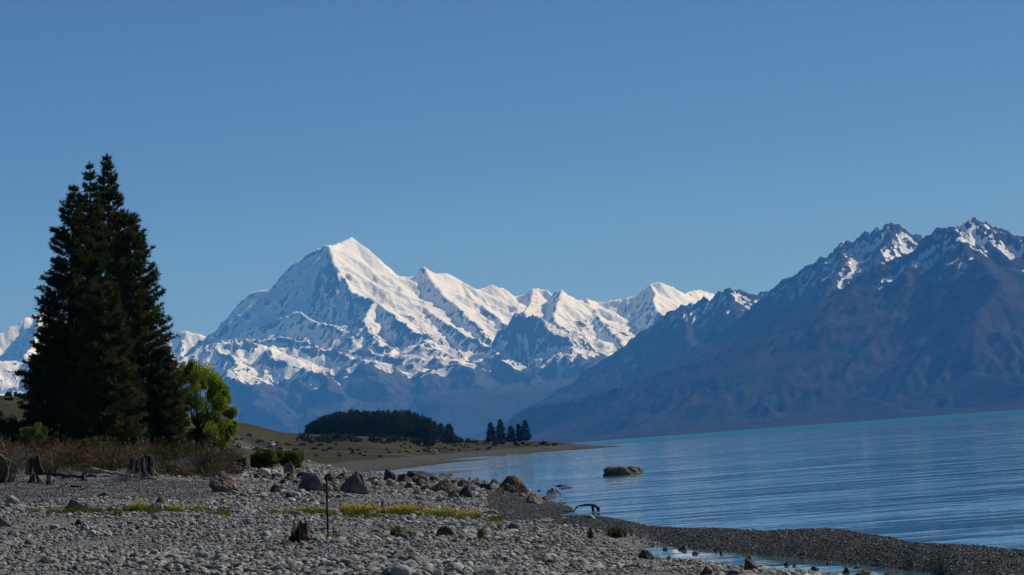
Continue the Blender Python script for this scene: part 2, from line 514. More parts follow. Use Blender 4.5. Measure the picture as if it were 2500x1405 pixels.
# ------------------------------------------------------------------ lake
def lake_material():
    mt, nt, b = mat('lake_water')
    n = N(nt)
    p = n.pos()
    c = n.sep(p)
    ang = rad(3.0)

    def slope_field(ax, ay, ph, detail=2.0):
        v = n.comb(n.math('MULTIPLY', c[0], ax), n.math('MULTIPLY_ADD', c[0], math.tan(ang) * ay, n.math('MULTIPLY', c[1], ay)), ph)
        return n.math('SUBTRACT', n.noise(v, 1.0, detail, 0.5), 0.5)
    long_w = slope_field(0.10, 0.42, 3.0, 2.0)
    swell = slope_field(0.022, 0.12, 21.0, 3.0)
    mid_w = slope_field(0.22, 1.3, 8.0, 2.0)
    fine_w = slope_field(1.2, 5.0, 14.0, 2.0)
    patch = n.noise(n.comb(n.math('MULTIPLY', c[0], 0.012), n.math('MULTIPLY', c[1], 0.006), 0.0), 1.0, 3, 0.5)
    calm = n.step(patch, 0.30, 0.66)
    # wind roughened open lake beyond the sheltered bay
    far = n.step(n.math('ADD', c[1], n.math('MULTIPLY', n.math('SUBTRACT', patch, 0.5), 500.0)), 2300.0, 3400.0)
    amp = n.math('MULTIPLY_ADD', calm, 0.6, 0.65)
    # the little pool behind the gravel bank is sheltered
    shelter = n.step(n.math('MULTIPLY_ADD', c[0], 4.5, c[1]), 170.0, 182.0)
    amp = n.math('MULTIPLY', amp, n.math('MULTIPLY_ADD', shelter, 0.9, 0.1))
    sy = n.math('MULTIPLY', n.math('ADD', n.math('ADD', n.math('MULTIPLY', swell, 0.15), n.math('MULTIPLY', long_w, 0.17)),
                                   n.math('ADD', n.math('MULTIPLY', mid_w, 0.16), n.math('MULTIPLY', fine_w, 0.13))), amp)
    sx = n.math('MULTIPLY', mid_w, 0.02)
    nv = n.comb(sx, sy, 1.0)
    nn = n.add('ShaderNodeVectorMath', operation='NORMALIZE')
    nt.links.new(nv, nn.inputs[0])
    nt.links.new(nn.outputs[0], b.inputs['Normal'])
    b.inputs['Base Color'].default_value = (0.065, 0.18, 0.24, 1)
    b.inputs['IOR'].default_value = 1.333
    b.inputs['Specular IOR Level'].default_value = 0.5
    b.inputs['Roughness'].default_value = 0.035
    # glacial rock flour makes the open, rough water turquoise
    d = n.add('ShaderNodeBsdfDiffuse')
    d.inputs['Color'].default_value = (0.03, 0.15, 0.25, 1)
    mx = n.add('ShaderNodeMixShader')
    nt.links.new(n.math('MULTIPLY', far, 0.8), mx.inputs[0])
    nt.links.new(b.outputs[0], mx.inputs[1])
    nt.links.new(d.outputs[0], mx.inputs[2])
    nt.links.new(mx.outputs[0], nt.nodes['Material Output'].inputs['Surface'])
    return mt


lake_mat = lake_material()
lake = mesh_obj('lake', [(-30000, -1500, 0), (30000, -1500, 0), (30000, 62000, 0), (-30000, 62000, 0)], [(0, 1, 2, 3)], lake_mat)
tag(lake, kind='structure')

# ------------------------------------------------------------------ air
hm = bpy.data.materials.new('air')
hm.use_nodes = True
hn = hm.node_tree
hn.nodes.remove(hn.nodes['Principled BSDF'])
pv = hn.nodes.new('ShaderNodeVolumePrincipled')
pv.inputs['Color'].default_value = (*HAZE_COLOR, 1)
pv.inputs['Density'].default_value = HAZE_DENSITY
pv.inputs['Absorption Color'].default_value = (1, 1, 1, 1)
pv.inputs['Anisotropy'].default_value = 0.0
for an in ('Color Attribute', 'Density Attribute', 'Temperature Attribute'):
    pv.inputs[an].default_value = ''
hn.links.new(pv.outputs[0], hn.nodes['Material Output'].inputs['Volume'])
hm.cycles.homogeneous_volume = True
hx, hy0, hy1, hz0, hz1 = 32000, -2000, 64000, -9.0, 3350.0
hv = [(x, y, z) for z in (hz0, hz1) for x, y in ((-hx, hy0), (hx, hy0), (hx, hy1), (-hx, hy1))]
haze = mesh_obj('haze', hv, [(3, 2, 1, 0), (4, 5, 6, 7), (0, 1, 5, 4), (1, 2, 6, 5), (2, 3, 7, 6), (3, 0, 4, 7)], hm)
tag(haze, 'thin blue air between the shore and the mountains', None, None, 'stuff')

# ------------------------------------------------------------------ ground: heights through measured points
def hy(px):
    return 1090.6 - 0.0741 * (px - 1250.0)


def proj(P):
    P = np.atleast_2d(P)
    q = P - np.array([0, 0, EYE])
    d = q @ F0
    return 1250.0 + FPX * (q @ CR) / d, 702.5 - FPX * (q @ CU) / d


class Spline:
    """Thin plate spline height over (bearing, log distance)."""
    def __init__(s, pts, lam=1e-4):
        P = np.array(pts, float)
        s.c = s.uv(P[:, 0], P[:, 1])
        n = len(P)
        K = s.k(s.c[:, None, :] - s.c[None, :, :]) + lam * np.eye(n)
        Q = np.hstack([np.ones((n, 1)), s.c])
        A = np.block([[K, Q], [Q.T, np.zeros((3, 3))]])
        sol = np.linalg.solve(A, np.concatenate([P[:, 2], np.zeros(3)]))
        s.w, s.a = sol[:n], sol[n:]

    @staticmethod
    def uv(X, Y):
        Y = np.maximum(Y, 6.0)
        return np.stack([X / Y * 70.0, np.log(Y) * 8.0], -1)

    @staticmethod
    def k(d):
        r2 = (d * d).sum(-1) + 1e-12
        return 0.5 * r2 * np.log(r2)

    def __call__(s, X, Y):
        X = np.asarray(X, float); Y = np.asarray(Y, float)
        q = s.uv(X, Y).reshape(-1, 2)
        out = np.empty(len(q))
        for i in range(0, len(q), 20000):
            b = q[i:i + 20000]
            out[i:i + 20000] = s.k(b[:, None, :] - s.c[None]) @ s.w + s.a[0] + b @ s.a[1:]
        return out.reshape(X.shape)


near = [(-40, 8, 3.4), (40, 8, 1.2), (0, 8, 2.4), (-20, 45, 2.6), (0, 45, 1.9), (12, 45, 1.2), (24, 45, 0.4), (0, 70, 1.5), (-16, 70, 2.2), (12, 75, 0.6)]


def dense(line, step):
    L_ = np.array(line, float)
    xs = np.arange(L_[0, 0], L_[-1, 0] + 1, step)
    return [tuple(q) for q in np.stack([xs] + [np.interp(xs, L_[:, 0], L_[:, i_]) for i_ in range(1, L_.shape[1])], -1)]


crest = dense([(1420, 1266, .26), (1520, 1280, .3), (1640, 1288, .32), (1750, 1293, .34), (1860, 1296, .35), (2040, 1297, .35), (2100, 1304, .34), (2160, 1315, .33), (2270, 1333, .32),
               (2400, 1338, .32), (2500, 1342, .32), (2700, 1358, .3)], 70)
berm_front = dense([(1600, 1312, .16), (1640, 1321, .13), (1760, 1332, .13), (1880, 1343, .13), (2000, 1353, .13), (2100, 1363, .13), (2250, 1383, .13), (2400, 1399, .16), (2600, 1420, .2)], 70)
pool = dense([(1640, 1343, -.13), (1720, 1353, -.15), (1800, 1361, -.16), (1900, 1371, -.17), (2000, 1380, -.17), (2100, 1390, -.17), (2200, 1400, -.17), (2320, 1413, -.16)], 50)
pool = [(q[0], q[1] - 3, q[2]) for q in pool] + [(q[0] + 12, q[1] + 1, q[2]) for q in pool]
pool_near = dense([(1600, 1366, .24), (1640, 1370, .20), (1720, 1380, .17), (1800, 1389, .15), (1900, 1400, .13), (2000, 1411, .12), (2120, 1424, .12)], 60)
zpts = [(0, 1405, 2.0), (600, 1405, 1.67), (1250, 1405, 1.2), (1700, 1405, .55), (2500, 1412, .3), (-300, 1405, 2.3), (1500, 1385, .6),
        (0, 1340, 2.15), (600, 1340, 1.75), (1250, 1340, 1.2), (1520, 1340, .68), (-300, 1340, 2.5),
        (0, 1290, 2.5), (600, 1290, 2.0), (1250, 1290, 1.15), (1470, 1295, .6), (-300, 1300, 2.8),
        (0, 1255, 2.85), (300, 1255, 2.5), (600, 1255, 2.1), (900, 1255, 1.6), (1220, 1255, .9), (1360, 1266, .5),
        (0, 1220, 3.3), (300, 1220, 2.9), (600, 1220, 2.4), (900, 1220, 1.9), (1200, 1225, .95), (1320, 1240, .35),
        (0, 1195, 3.75), (300, 1195, 3.3), (600, 1195, 2.8), (900, 1195, 2.2), (1100, 1195, 1.55), (1200, 1200, .8),
        (1280, 1198, .05), (1385, 1249, .03), (1330, 1222, .02)] + berm_front + pool_near
dpts = [(0, 1180, 225), (150, 1180, 225), (300, 1180, 225), (500, 1172, 240), (600, 1165, 255), (700, 1156, 290), (760, 1160, 330), (870, 1165, 344),
        (960, 1166, 374), (1060, 1168, 415), (1150, 1178, 360), (-300, 1190, 230),
        (650, 1146, 290), (740, 1129, 360), (800, 1142, 380), (850, 1155, 395),
        (0, 1158, 245), (150, 1158, 245), (300, 1160, 245), (450, 1156, 252), (-300, 1160, 245),
        (0, 1100, 290), (200, 1100, 290), (450, 1112, 295), (560, 1125, 305), (620, 1132, 320), (-300, 1090, 290),
        (0, 1085, 350), (200, 1085, 350), (450, 1105, 360), (600, 1126, 380), (-300, 1060, 350)]
under = [(1290, 420, -.7), (1160, 500, -.8), (1050, 500, -.7), (960, 470, -.5), (880, 470, -.4), (1420, 300, -.6), (1700, 230, -1.0),
         (1900, 190, -1.0), (2100, 170, -1.), (2300, 150, -1.), (2500, 145, -1.), (2800, 170, -1.2), (2000, 400, -1.5), (1500, 500, -1.5)]
ctrl = list(near)
for q in zpts + crest:
    ctrl.append(tuple(onz(*q)))
for q in pool:
    ctrl.append((*onz(q[0], q[1], 0.0)[:2], q[2]))
for q in dpts:
    ctrl.append(tuple(at(*q)))
for q in crest:
    p_ = onz(*q)
    ctrl.append((p_[0] * (1 + 10 / p_[1]), p_[1] + 10, -.40))
for px_, Y_, z_ in under:
    p_ = at(px_, 1100, Y_)
    ctrl.append((p_[0], Y_, z_))
gspl = Spline(ctrl)


def gz(X, Y):
    z = np.clip(gspl(X, Y), -1.6, 9.5)
    X = np.asarray(X, float); Y = np.asarray(Y, float)
    return z + fbm(X / 5.0, Y / 7.0, 3, 301) * 0.07 * sstep(z, -0.1, 0.5)


def ground_at(px, py, y0=80.0, y1=430.0):
    """First ground point along the sight line through a pixel."""
    Ys = np.geomspace(y0, y1, 240)
    d = F0 + (px - 1250.0) / FPX * CR + (702.5 - py) / FPX * CU
    X = d[0] / d[1] * Ys
    Z = EYE + d[2] / d[1] * Ys
    hit = np.nonzero(Z <= gz(X, Ys))[0]
    i = hit[0] if len(hit) else int(np.argmin(np.abs(Z - gz(X, Ys))))
    return np.array([X[i], Ys[i], float(gz(X[i:i + 1], Ys[i:i + 1])[0])])


def in_poly(px, py, poly):
    px = np.asarray(px); py = np.asarray(py)
    r = np.zeros(px.shape, bool)
    j = len(poly) - 1
    for i in range(len(poly)):
        xi, yi = poly[i]; xj, yj = poly[j]
        if yi != yj:
            r ^= ((yi > py) != (yj > py)) & (px < (xj - xi) * (py - yi) / (yj - yi) + xi)
        j = i
    return r


FINE = [(1180, 1196), (1262, 1192), (1310, 1205), (1400, 1245), (1640, 1280), (2040, 1290), (2150, 1305), (2500, 1332), (2700, 1345), (2700, 1440), (2330, 1410), (2200, 1394), (2050, 1376), (1890, 1362), (1760, 1350),
        (1650, 1334), (1560, 1312), (1440, 1292), (1330, 1276), (1215, 1268), (1195, 1235)]
SMOOTH = [(-400, 1150), (100, 1165), (450, 1168), (520, 1175), (560, 1205), (470, 1224), (250, 1214), (0, 1232), (-400, 1240)]
BANK = [(-700, 1166), (120, 1172), (330, 1166), (480, 1160), (560, 1150), (640, 1146), (720, 1142), (745, 1125), (745, 900), (-700, 900)]

ay, ax = np.meshgrid(np.concatenate([np.geomspace(3, 60, 24)[:-1], np.geomspace(60, 520, 360)]), np.linspace(-0.20, 0.20, 400), indexing='ij')
GX, GY = ax * ay, ay
GZ = gz(GX, GY)
gpx, gpy = proj(np.stack([GX, GY, GZ], -1).reshape(-1, 3))
gpx, gpy = gpx.reshape(GX.shape), gpy.reshape(GX.shape)
fine_m = in_poly(gpx, gpy, FINE).astype(float)
smooth_m = in_poly(gpx, gpy, SMOOTH).astype(float)
bank_m = in_poly(gpx, gpy, BANK).astype(float) * sstep(GY, 228, 262)
fine_m, smooth_m, bank_m = blur(fine_m, 2, 2), blur(smooth_m, 2, 2), blur(bank_m, 2, 2)


def ground_material():
    mt, nt, b = mat('shingle_and_soil')
    n = N(nt)
    p = n.pos()
    c1 = n.add('ShaderNodeTexVoronoi'); c1.inputs['Scale'].default_value = 16.0
    nt.links.new(p, c1.inputs['Vector'])
    c2 = n.add('ShaderNodeTexVoronoi'); c2.inputs['Scale'].default_value = 5.5
    nt.links.new(p, c2.inputs['Vector'])
    v1 = n.sep(c1.outputs['Color'])[0]
    v2 = n.sep(c2.outputs['Color'])[1]
    big = n.noise(p, 0.35, 4, 0.6)
    shingle = n.ramp(n.math('ADD', n.math('MULTIPLY', v1, 0.6), n.math('MULTIPLY', v2, 0.4)),
                     [(0.0, (0.07, 0.072, 0.074)), (0.45, (0.14, 0.142, 0.14)), (0.8, (0.20, 0.20, 0.19)), (1.0, (0.34, 0.33, 0.31))])
    dark = n.ramp(v1, [(0.0, (0.03, 0.032, 0.034)), (0.6, (0.065, 0.067, 0.068)), (1.0, (0.12, 0.12, 0.118))])
    soil = n.mix(n.step(big, 0.35, 0.65), (0.06, 0.05, 0.032), (0.095, 0.075, 0.045))
    col = n.mix(n.attr('fine'), shingle, dark)
    col = n.mix(n.math('MULTIPLY', n.attr('smooth'), 0.65), col, n.mix(v1, (0.10, 0.103, 0.105), (0.19, 0.19, 0.185)))
    col = n.mix(n.attr('bank'), col, soil)
    # stones below and just at the waterline are wet
    z = n.sep(p)[2]
    wet = n.step(n.math('ADD', z, n.math('MULTIPLY', n.math('SUBTRACT', big, 0.5), 0.12)), 0.12, 0.02)
    col = n.mix(n.math('MULTIPLY', wet, 0.6), col, n.mix(0.75, col, (0.02, 0.022, 0.024)))
    nt.links.new(col, b.inputs['Base Color'])
    h = n.math('SUBTRACT', 1.0, n.math('ADD', n.math('MULTIPLY', c1.outputs['Distance'], 0.5), n.math('MULTIPLY', c2.outputs['Distance'], 0.8)))
    nt.links.new(n.bump(h, 0.05, 1.0), b.inputs['Normal'])
    return mt


ground = mesh_obj('ground', np.stack([GX, GY, GZ], -1).reshape(-1, 3), grid_faces(GX.shape[1], GX.shape[0]), ground_material(), smooth=True,
                  attrs={'fine': fine_m.ravel(), 'smooth': smooth_m.ravel(), 'bank': bank_m.ravel()})
tag(ground, kind='structure')

# ------------------------------------------------------------------ far shore: hill, headland and its beach
fpts = [(-700, 880, 1900), (-400, 900, 1900), (-200, 915, 1900), (0, 932, 1900), (60, 941, 1900), (150, 960, 1900), (300, 990, 1950), (450, 1018, 2000), (560, 1035, 2100), (600, 1038, 2120), (640, 1046, 2150), (700, 1057, 2180), (740, 1062, 2200),
        (780, 1062, 2250), (900, 1066, 2320), (1000, 1069, 2350), (1100, 1073, 2380), (1200, 1077, 2400), (1300, 1080, 2380), (1362, 1084, 2300),
        (650, 1097, 1950), (600, 1075, 2030), (560, 1090, 1900), (700, 1085, 2030), (750, 1092, 2000), (850, 1100, 1950), (900, 1085, 2050), (1000, 1086, 2150), (1100, 1087, 2230), (1200, 1084, 2330), (1300, 1086, 2330), (1350, 1088, 2280),
        (870, 1129, 1500), (1000, 1117, 1850), (1063, 1112.5, 2080), (1150, 1107, 2150), (1250, 1100, 2230), (1350, 1092, 2220), (1430, 1091, 2050), (770, 1122, 1500), (700, 1115, 1500), (600, 1110, 1500),
        (-400, 1010, 1500), (0, 1030, 1500), (300, 1060, 1500), (500, 1090, 1500), (0, 1100, 1050), (500, 1130, 1050), (-400, 1060, 1050)]
fsh = [(870, 1155), (950, 1148), (1063, 1135), (1200, 1120), (1300, 1107), (1400, 1098.5), (1480, 1093.5), (1512, 1091)]
fc = [tuple(at(*q)) for q in fpts]
for px_, py_ in fsh:
    p_ = onz(px_, py_, 0.0)
    fc.append(tuple(p_))
    fc.append((p_[0] * 0.9 + 12, p_[1] * 0.90, -1.2))
for px_, Y_, z_ in ((900, 2700, 4), (1100, 2750, 2), (1250, 2750, 0), (1350, 2700, -1.2), (1450, 2500, -1.2), (1560, 2100, -1.2), (1650, 1900, -2), (600, 2600, 6), (300, 2500, 14), (0, 2450, 22), (-500, 2450, 28), (780, 2700, 4)):
    p_ = at(px_, 1100, Y_)
    fc.append((p_[0], Y_, z_))
fspl = Spline(fc)


def fz(X, Y):
    z = np.clip(fspl(X, Y), -3.0, 40.0)
    X = np.asarray(X, float); Y = np.asarray(Y, float)
    return z + fbm(X / 60, Y / 90, 4, 411) * 0.8 * sstep(z, 3.0, 9.0) + fbm(X / 14, Y / 30, 3, 415) * 0.35 * sstep(z, 2.5, 6.0)


def far_at(px, py, y0=1000.0, y1=2550.0):
    Ys = np.linspace(y0, y1, 400)
    d = F0 + (px - 1250.0) / FPX * CR + (702.5 - py) / FPX * CU
    X = d[0] / d[1] * Ys; Z = EYE + d[2] / d[1] * Ys
    g = fz(X, Ys)
    hit = np.nonzero(Z <= g)[0]
    i = hit[0] if len(hit) else int(np.argmin(np.abs(Z - g)))
    return np.array([X[i], Ys[i], float(g[i])])


def far_material():
    mt, nt, b = mat('tussock_hill_and_beach')
    n = N(nt)
    p = n.pos()
    z = n.sep(p)[2]
    a1 = n.noise(p, 0.022, 6, 0.7)
    a2 = n.noise(p, 0.30, 5, 0.7)
    grass = n.ramp(a1, [(0.30, (0.020, 0.024, 0.006)), (0.47, (0.040, 0.037, 0.012)), (0.62, (0.068, 0.054, 0.022)), (0.75, (0.10, 0.075, 0.035))])
    grass = n.mix(n.step(a2, 0.52, 0.66), grass, (0.012, 0.014, 0.006))
    slip = n.math('MULTIPLY', n.attr('slip'), n.step(a2, 0.4, 0.6))
    grass = n.mix(slip, grass, (0.13, 0.105, 0.09))
    gravel = n.mix(n.step(a2, 0.35, 0.65), (0.058, 0.053, 0.043), (0.092, 0.085, 0.07))
    zz = n.math('ADD', z, n.math('MULTIPLY', n.math('SUBTRACT', a1, 0.5), 1.2))
    col = n.mix(n.step(zz, 2.5, 3.1), gravel, grass)
    wet = n.step(z, 0.6, 0.1)
    col = n.mix(n.math('MULTIPLY', wet, 0.55), col, (0.03, 0.032, 0.033))
    nt.links.new(col, b.inputs['Base Color'])
    nt.links.new(n.bump(n.math('ADD', a1, n.math('MULTIPLY', a2, 0.6)), 1.2, 0.8), b.inputs['Normal'])
    return mt


ay, ax = np.meshgrid(np.geomspace(960, 2900, 220), np.linspace(-0.24, 0.045, 330), indexing='ij')
FX, FY = ax * ay, ay
FZ = fz(FX, FY)
FZ[0, :] = -3.0
fpx, fpy = proj(np.stack([FX, FY, FZ], -1).reshape(-1, 3))
slip = in_poly(fpx, fpy, [(566, 1062), (580, 1062), (640, 1100), (612, 1108), (575, 1085)]) & (FY.ravel() > 1500)
headland = mesh_obj('headland', np.stack([FX, FY, FZ], -1).reshape(-1, 3), grid_faces(FX.shape[1], FX.shape[0]), far_material(), smooth=True,
                    attrs={'slip': blur(slip.astype(float).reshape(FX.shape), 2, 1).ravel()})
tag(headland, kind='structure')

# ------------------------------------------------------------------ stones
def ico(sub):
    bm = bmesh.new()
    bmesh.ops.create_icosphere(bm, subdivisions=sub, radius=1.0)
    v = np.array([x.co[:] for x in bm.verts]); f = np.array([[q.index for q in x.verts] for x in bm.faces])
    bm.free()
    return v, f


ICO = {s_: ico(s_) for s_ in (1, 2, 3, 4)}


def rock_shape(rng, sub, cuts=9, lo=0.62, hi=0.98, soft=14.0, rough=0.03, squash=(1, 1, 1)):
    """A stone: the unit ball cut by random planes (rounded where they meet), then roughened."""
    v, f = ICO[sub]
    nrm = rng.normal(size=(cuts, 3)); nrm /= np.linalg.norm(nrm, axis=1)[:, None]
    h = rng.uniform(lo, hi, cuts)
    d = np.maximum(v @ nrm.T, 0.02) / h
    r = 1.0 / ((d ** soft).sum(1) + 1.0) ** (1 / soft)
    if rough > 0:
        q = v * 2.3 + rng.uniform(0, 50, 3)
        t = fbm(q[:, 0] + q[:, 2] * .7, q[:, 1] - q[:, 2] * .6, 4, 5, 0.6) + fbm(q[:, 2] * 1.3, q[:, 0] + q[:, 1], 3, 17, 0.6)
        r = r * (1 + rough * t)
    return v * r[:, None] * np.array(squash), f


def stone_material(name, stops, wetline=False):
    mt, nt, b = mat(name)
    n = N(nt)
    oi = n.add('ShaderNodeObjectInfo')
    o = n.obj()
    col = n.ramp(oi.outputs['Random'], stops)
    r2 = n.math('FRACT', n.math('MULTIPLY', oi.outputs['Random'], 37.31))
    off = n.vmath('ADD', o, n.comb(n.math('MULTIPLY', r2, 40.0), 0.0, n.math('MULTIPLY', r2, 17.0)))
    sp = n.noise(off, 2.2, 5, 0.65)
    col = n.mix(n.math('MULTIPLY', n.step(sp, 0.35, 0.75), 0.45), col, n.mix(0.55, col, (0.03, 0.03, 0.03)))
    lum = n.math('MULTIPLY_ADD', r2, 0.55, 0.72)
    hsv = n.add('ShaderNodeHueSaturation')
    nt.links.new(lum, hsv.inputs['Value']); nt.links.new(col, hsv.inputs['Color'])
    nt.links.new(hsv.outputs[0], b.inputs['Base Color'])
    b.inputs['Roughness'].default_value = 0.8
    nt.links.new(n.bump(sp, 0.12, 0.5), b.inputs['Normal'])
    return mt


GREY = [(0.0, (0.095, 0.10, 0.10)), (0.18, (0.185, 0.193, 0.188)), (0.5, (0.285, 0.29, 0.272)), (0.80, (0.38, 0.378, 0.342)), (0.88, (0.36, 0.33, 0.26)), (0.93, (0.24, 0.165, 0.11)), (0.96, (0.10, 0.085, 0.08)), (1.0, (0.52, 0.51, 0.48))]
DARK = [(0.0, (0.04, 0.043, 0.045)), (0.5, (0.10, 0.105, 0.104)), (0.85, (0.19, 0.192, 0.185)), (1.0, (0.42, 0.41, 0.40))]
cobble_mat = stone_material('cobble', GREY)
pebble_mat = stone_material('pebble', DARK)

rng = np.random.default_rng(4)
COB = []
for i in range(14):
    sq = (1.0, rng.uniform(.55, .95), rng.uniform(.28, .62))
    V_, F_ = rock_shape(rng, 2, int(rng.integers(7, 12)), .55, .95, rng.choice([16., 30., 60.]), 0.03, sq)
    me = bpy.data.meshes.new('stone')
    me.from_pydata(V_.tolist(), [], F_.tolist()); me.update()
    me.materials.append(cobble_mat)
    me.polygons.foreach_set('use_smooth', np.full(len(F_), i % 5 == 0))
    COB.append(me)
PEB = []
for i in range(6):
    V_, F_ = rock_shape(rng, 1, 7, .6, .95, 16., 0.0, (1.0, rng.uniform(.7, .95), rng.uniform(.5, .75)))
    me = bpy.data.meshes.new('pebble')
    me.from_pydata(V_.tolist(), [], F_.tolist()); me.update()
    me.materials.append(pebble_mat)
    PEB.append(me)


def scatter_points(y0, y1, dens, rng):
    """Evenly random points on the ground between two distances, a little wider than the view."""
    A = 0.5 * 0.30 * (y1 * y1 - y0 * y0)
    n_ = int(A * dens)
    Y = np.sqrt(rng.uniform(y0 * y0, y1 * y1, n_))
    X = rng.uniform(-0.150, 0.150, n_) * Y
    return X, Y


def instancer(name, P, scale, rot, src, parent, seed):
    """One object that carries a cloud of stones, set out with geometry nodes."""
    me = bpy.data.meshes.new(name)
    me.vertices.add(len(P))
    me.vertices.foreach_set('co', P.astype(np.float32).ravel())
    a = me.attributes.new('siz', 'FLOAT_VECTOR', 'POINT'); a.data.foreach_set('vector', scale.astype(np.float32).ravel())
    a = me.attributes.new('rot', 'FLOAT_VECTOR', 'POINT'); a.data.foreach_set('vector', rot.astype(np.float32).ravel())
    a = me.attributes.new('pick', 'INT', 'POINT'); a.data.foreach_set('value', np.random.default_rng(seed).integers(0, len(src), len(P)).astype(np.int32))
    o = bpy.data.objects.new(name, me)
    COL.objects.link(o)
    o.parent = parent
    ng = bpy.data.node_groups.new(name + '_scatter', 'GeometryNodeTree')
    ng.interface.new_socket('Geometry', in_out='INPUT', socket_type='NodeSocketGeometry')
    ng.interface.new_socket('Geometry', in_out='OUTPUT', socket_type='NodeSocketGeometry')
    L = ng.links.new
    gi, go = ng.nodes.new('NodeGroupInput'), ng.nodes.new('NodeGroupOutput')
    ci = ng.nodes.new('GeometryNodeCollectionInfo')
    ci.inputs['Collection'].default_value = src_collection(name, src)
    ci.inputs['Separate Children'].default_value = True
    ci.inputs['Reset Children'].default_value = True
    ip = ng.nodes.new('GeometryNodeInstanceOnPoints')
    ip.inputs['Pick Instance'].default_value = True

    def named(nm, ty):
        q = ng.nodes.new('GeometryNodeInputNamedAttribute'); q.data_type = ty
        q.inputs['Name'].default_value = nm
        return q.outputs['Attribute']
    e2r = ng.nodes.new('FunctionNodeEulerToRotation')
    L(named('rot', 'FLOAT_VECTOR'), e2r.inputs[0])
    L(gi.outputs[0], ip.inputs['Points'])
    L(ci.outputs[0], ip.inputs['Instance'])
    L(named('pick', 'INT'), ip.inputs['Instance Index'])
    L(e2r.outputs[0], ip.inputs['Rotation'])
    L(named('siz', 'FLOAT_VECTOR'), ip.inputs['Scale'])
    L(ip.outputs[0], go.inputs[0])
    md = o.modifiers.new('scatter', 'NODES')
    md.node_group = ng
    tag(o, kind='stuff')
    return o


def src_collection(name, meshes):
    c = bpy.data.collections.new(name + '_kinds')
    for me in meshes:
        c.objects.link(bpy.data.objects.new(me.name + '_kind', me))
    return c


# zones of cobbles
sx_, sy_, ss_ = [], [], []
for y0, y1, dens, s0, s1 in ((82, 125, 46, .032, .145), (125, 175, 26, .036, .15), (175, 260, 11, .045, .16), (260, 440, 3.6, .08, .24)):
    X_, Y_ = scatter_points(y0, y1, dens, rng)
    sx_.append(X_); sy_.append(Y_)
    u_ = rng.random(len(X_))
    ss_.append(s0 + (s1 - s0) * u_ ** 2.6 + (rng.random(len(X_)) < .012) * rng.uniform(.03, .14, len(X_)))
sx_, sy_, ss_ = np.concatenate(sx_), np.concatenate(sy_), np.concatenate(ss_)
sz_ = gz(sx_, sy_)
qx, qy = proj(np.stack([sx_, sy_, sz_], -1))
fine_ = in_poly(qx, qy, FINE)
smooth_ = in_poly(qx, qy, SMOOTH)
bank_ = in_poly(qx, qy, BANK) & (sy_ > 235)
clump = fbm(sx_ / 5, sy_ / 14, 4, 601)
keep = ~bank_ & (sz_ > np.where(sy_ < 150, 0.0, -0.12)) & ~fine_
keep &= ~(smooth_ & (rng.random(len(sx_)) > .45))
keep &= rng.random(len(sx_)) < (0.88 + 0.5 * clump)
keep &= (qx > -60) & (qx < 2560) & (qy < 1450)
ss_ = np.where(smooth_, ss_ * .5, ss_) * np.clip(1 + .75 * clump, .45, 1.8)
rocky = in_poly(qx, qy, [(600, 1150), (760, 1120), (870, 1150), (1290, 1180), (1180, 1240), (900, 1225), (560, 1230)])
ss_ = np.where(rocky, ss_ * np.where(rng.random(len(ss_)) < .08, 1.6, .95), ss_)
sx_, sy_, sz_, ss_, qx, qy = (v_[keep] for v_ in (sx_, sy_, sz_, ss_, qx, qy))
app = ss_ / sy_ * ((qx > 5) & (qx < 2495) & (qy < 1400))
order = np.argsort(-app)
top = order[:300]
rest = order[300:]
P_ = np.stack([sx_, sy_, sz_ + ss_ * 0.18], -1)
R_ = np.stack([rng.normal(.12, .34, len(sx_)), rng.normal(0, .34, len(sx_)), rng.uniform(0, 6.28, len(sx_))], -1)
for i_ in top:
    o = bpy.data.objects.new('stone', COB[int(rng.integers(len(COB)))])
    o.location = P_[i_]; o.rotation_euler = R_[i_]; o.scale = (ss_[i_],) * 3
    COL.objects.link(o); o.parent = ground
cob = instancer('cobbles', P_[rest], np.repeat(ss_[rest][:, None], 3, 1), R_[rest], COB, ground, 5)
# fine gravel on the berm and the spit
X_, Y_ = scatter_points(86, 300, 55, rng)
Z_ = gz(X_, Y_)
qx, qy = proj(np.stack([X_, Y_, Z_], -1))
kp = ((in_poly(qx, qy, FINE) & (Z_ > -.05)) | ((in_poly(qx, qy, SMOOTH)) & (rng.random(len(X_)) < .5) & (Y_ < 235))) & (qx > -30) & (qx < 2530)
P2 = np.stack([X_, Y_, Z_ + .01], -1)[kp]
s2 = rng.uniform(.018, .045, len(P2)) * (1 + 1.0 * (rng.random(len(P2)) < .04))
R2 = np.stack([rng.normal(0, .3, len(P2)), rng.normal(0, .3, len(P2)), rng.uniform(0, 6.28, len(P2))], -1)
peb = instancer('pebbles', P2, np.repeat(s2[:, None], 3, 1), R2, PEB, ground, 6)
print('stones', len(top), len(rest), len(P2))

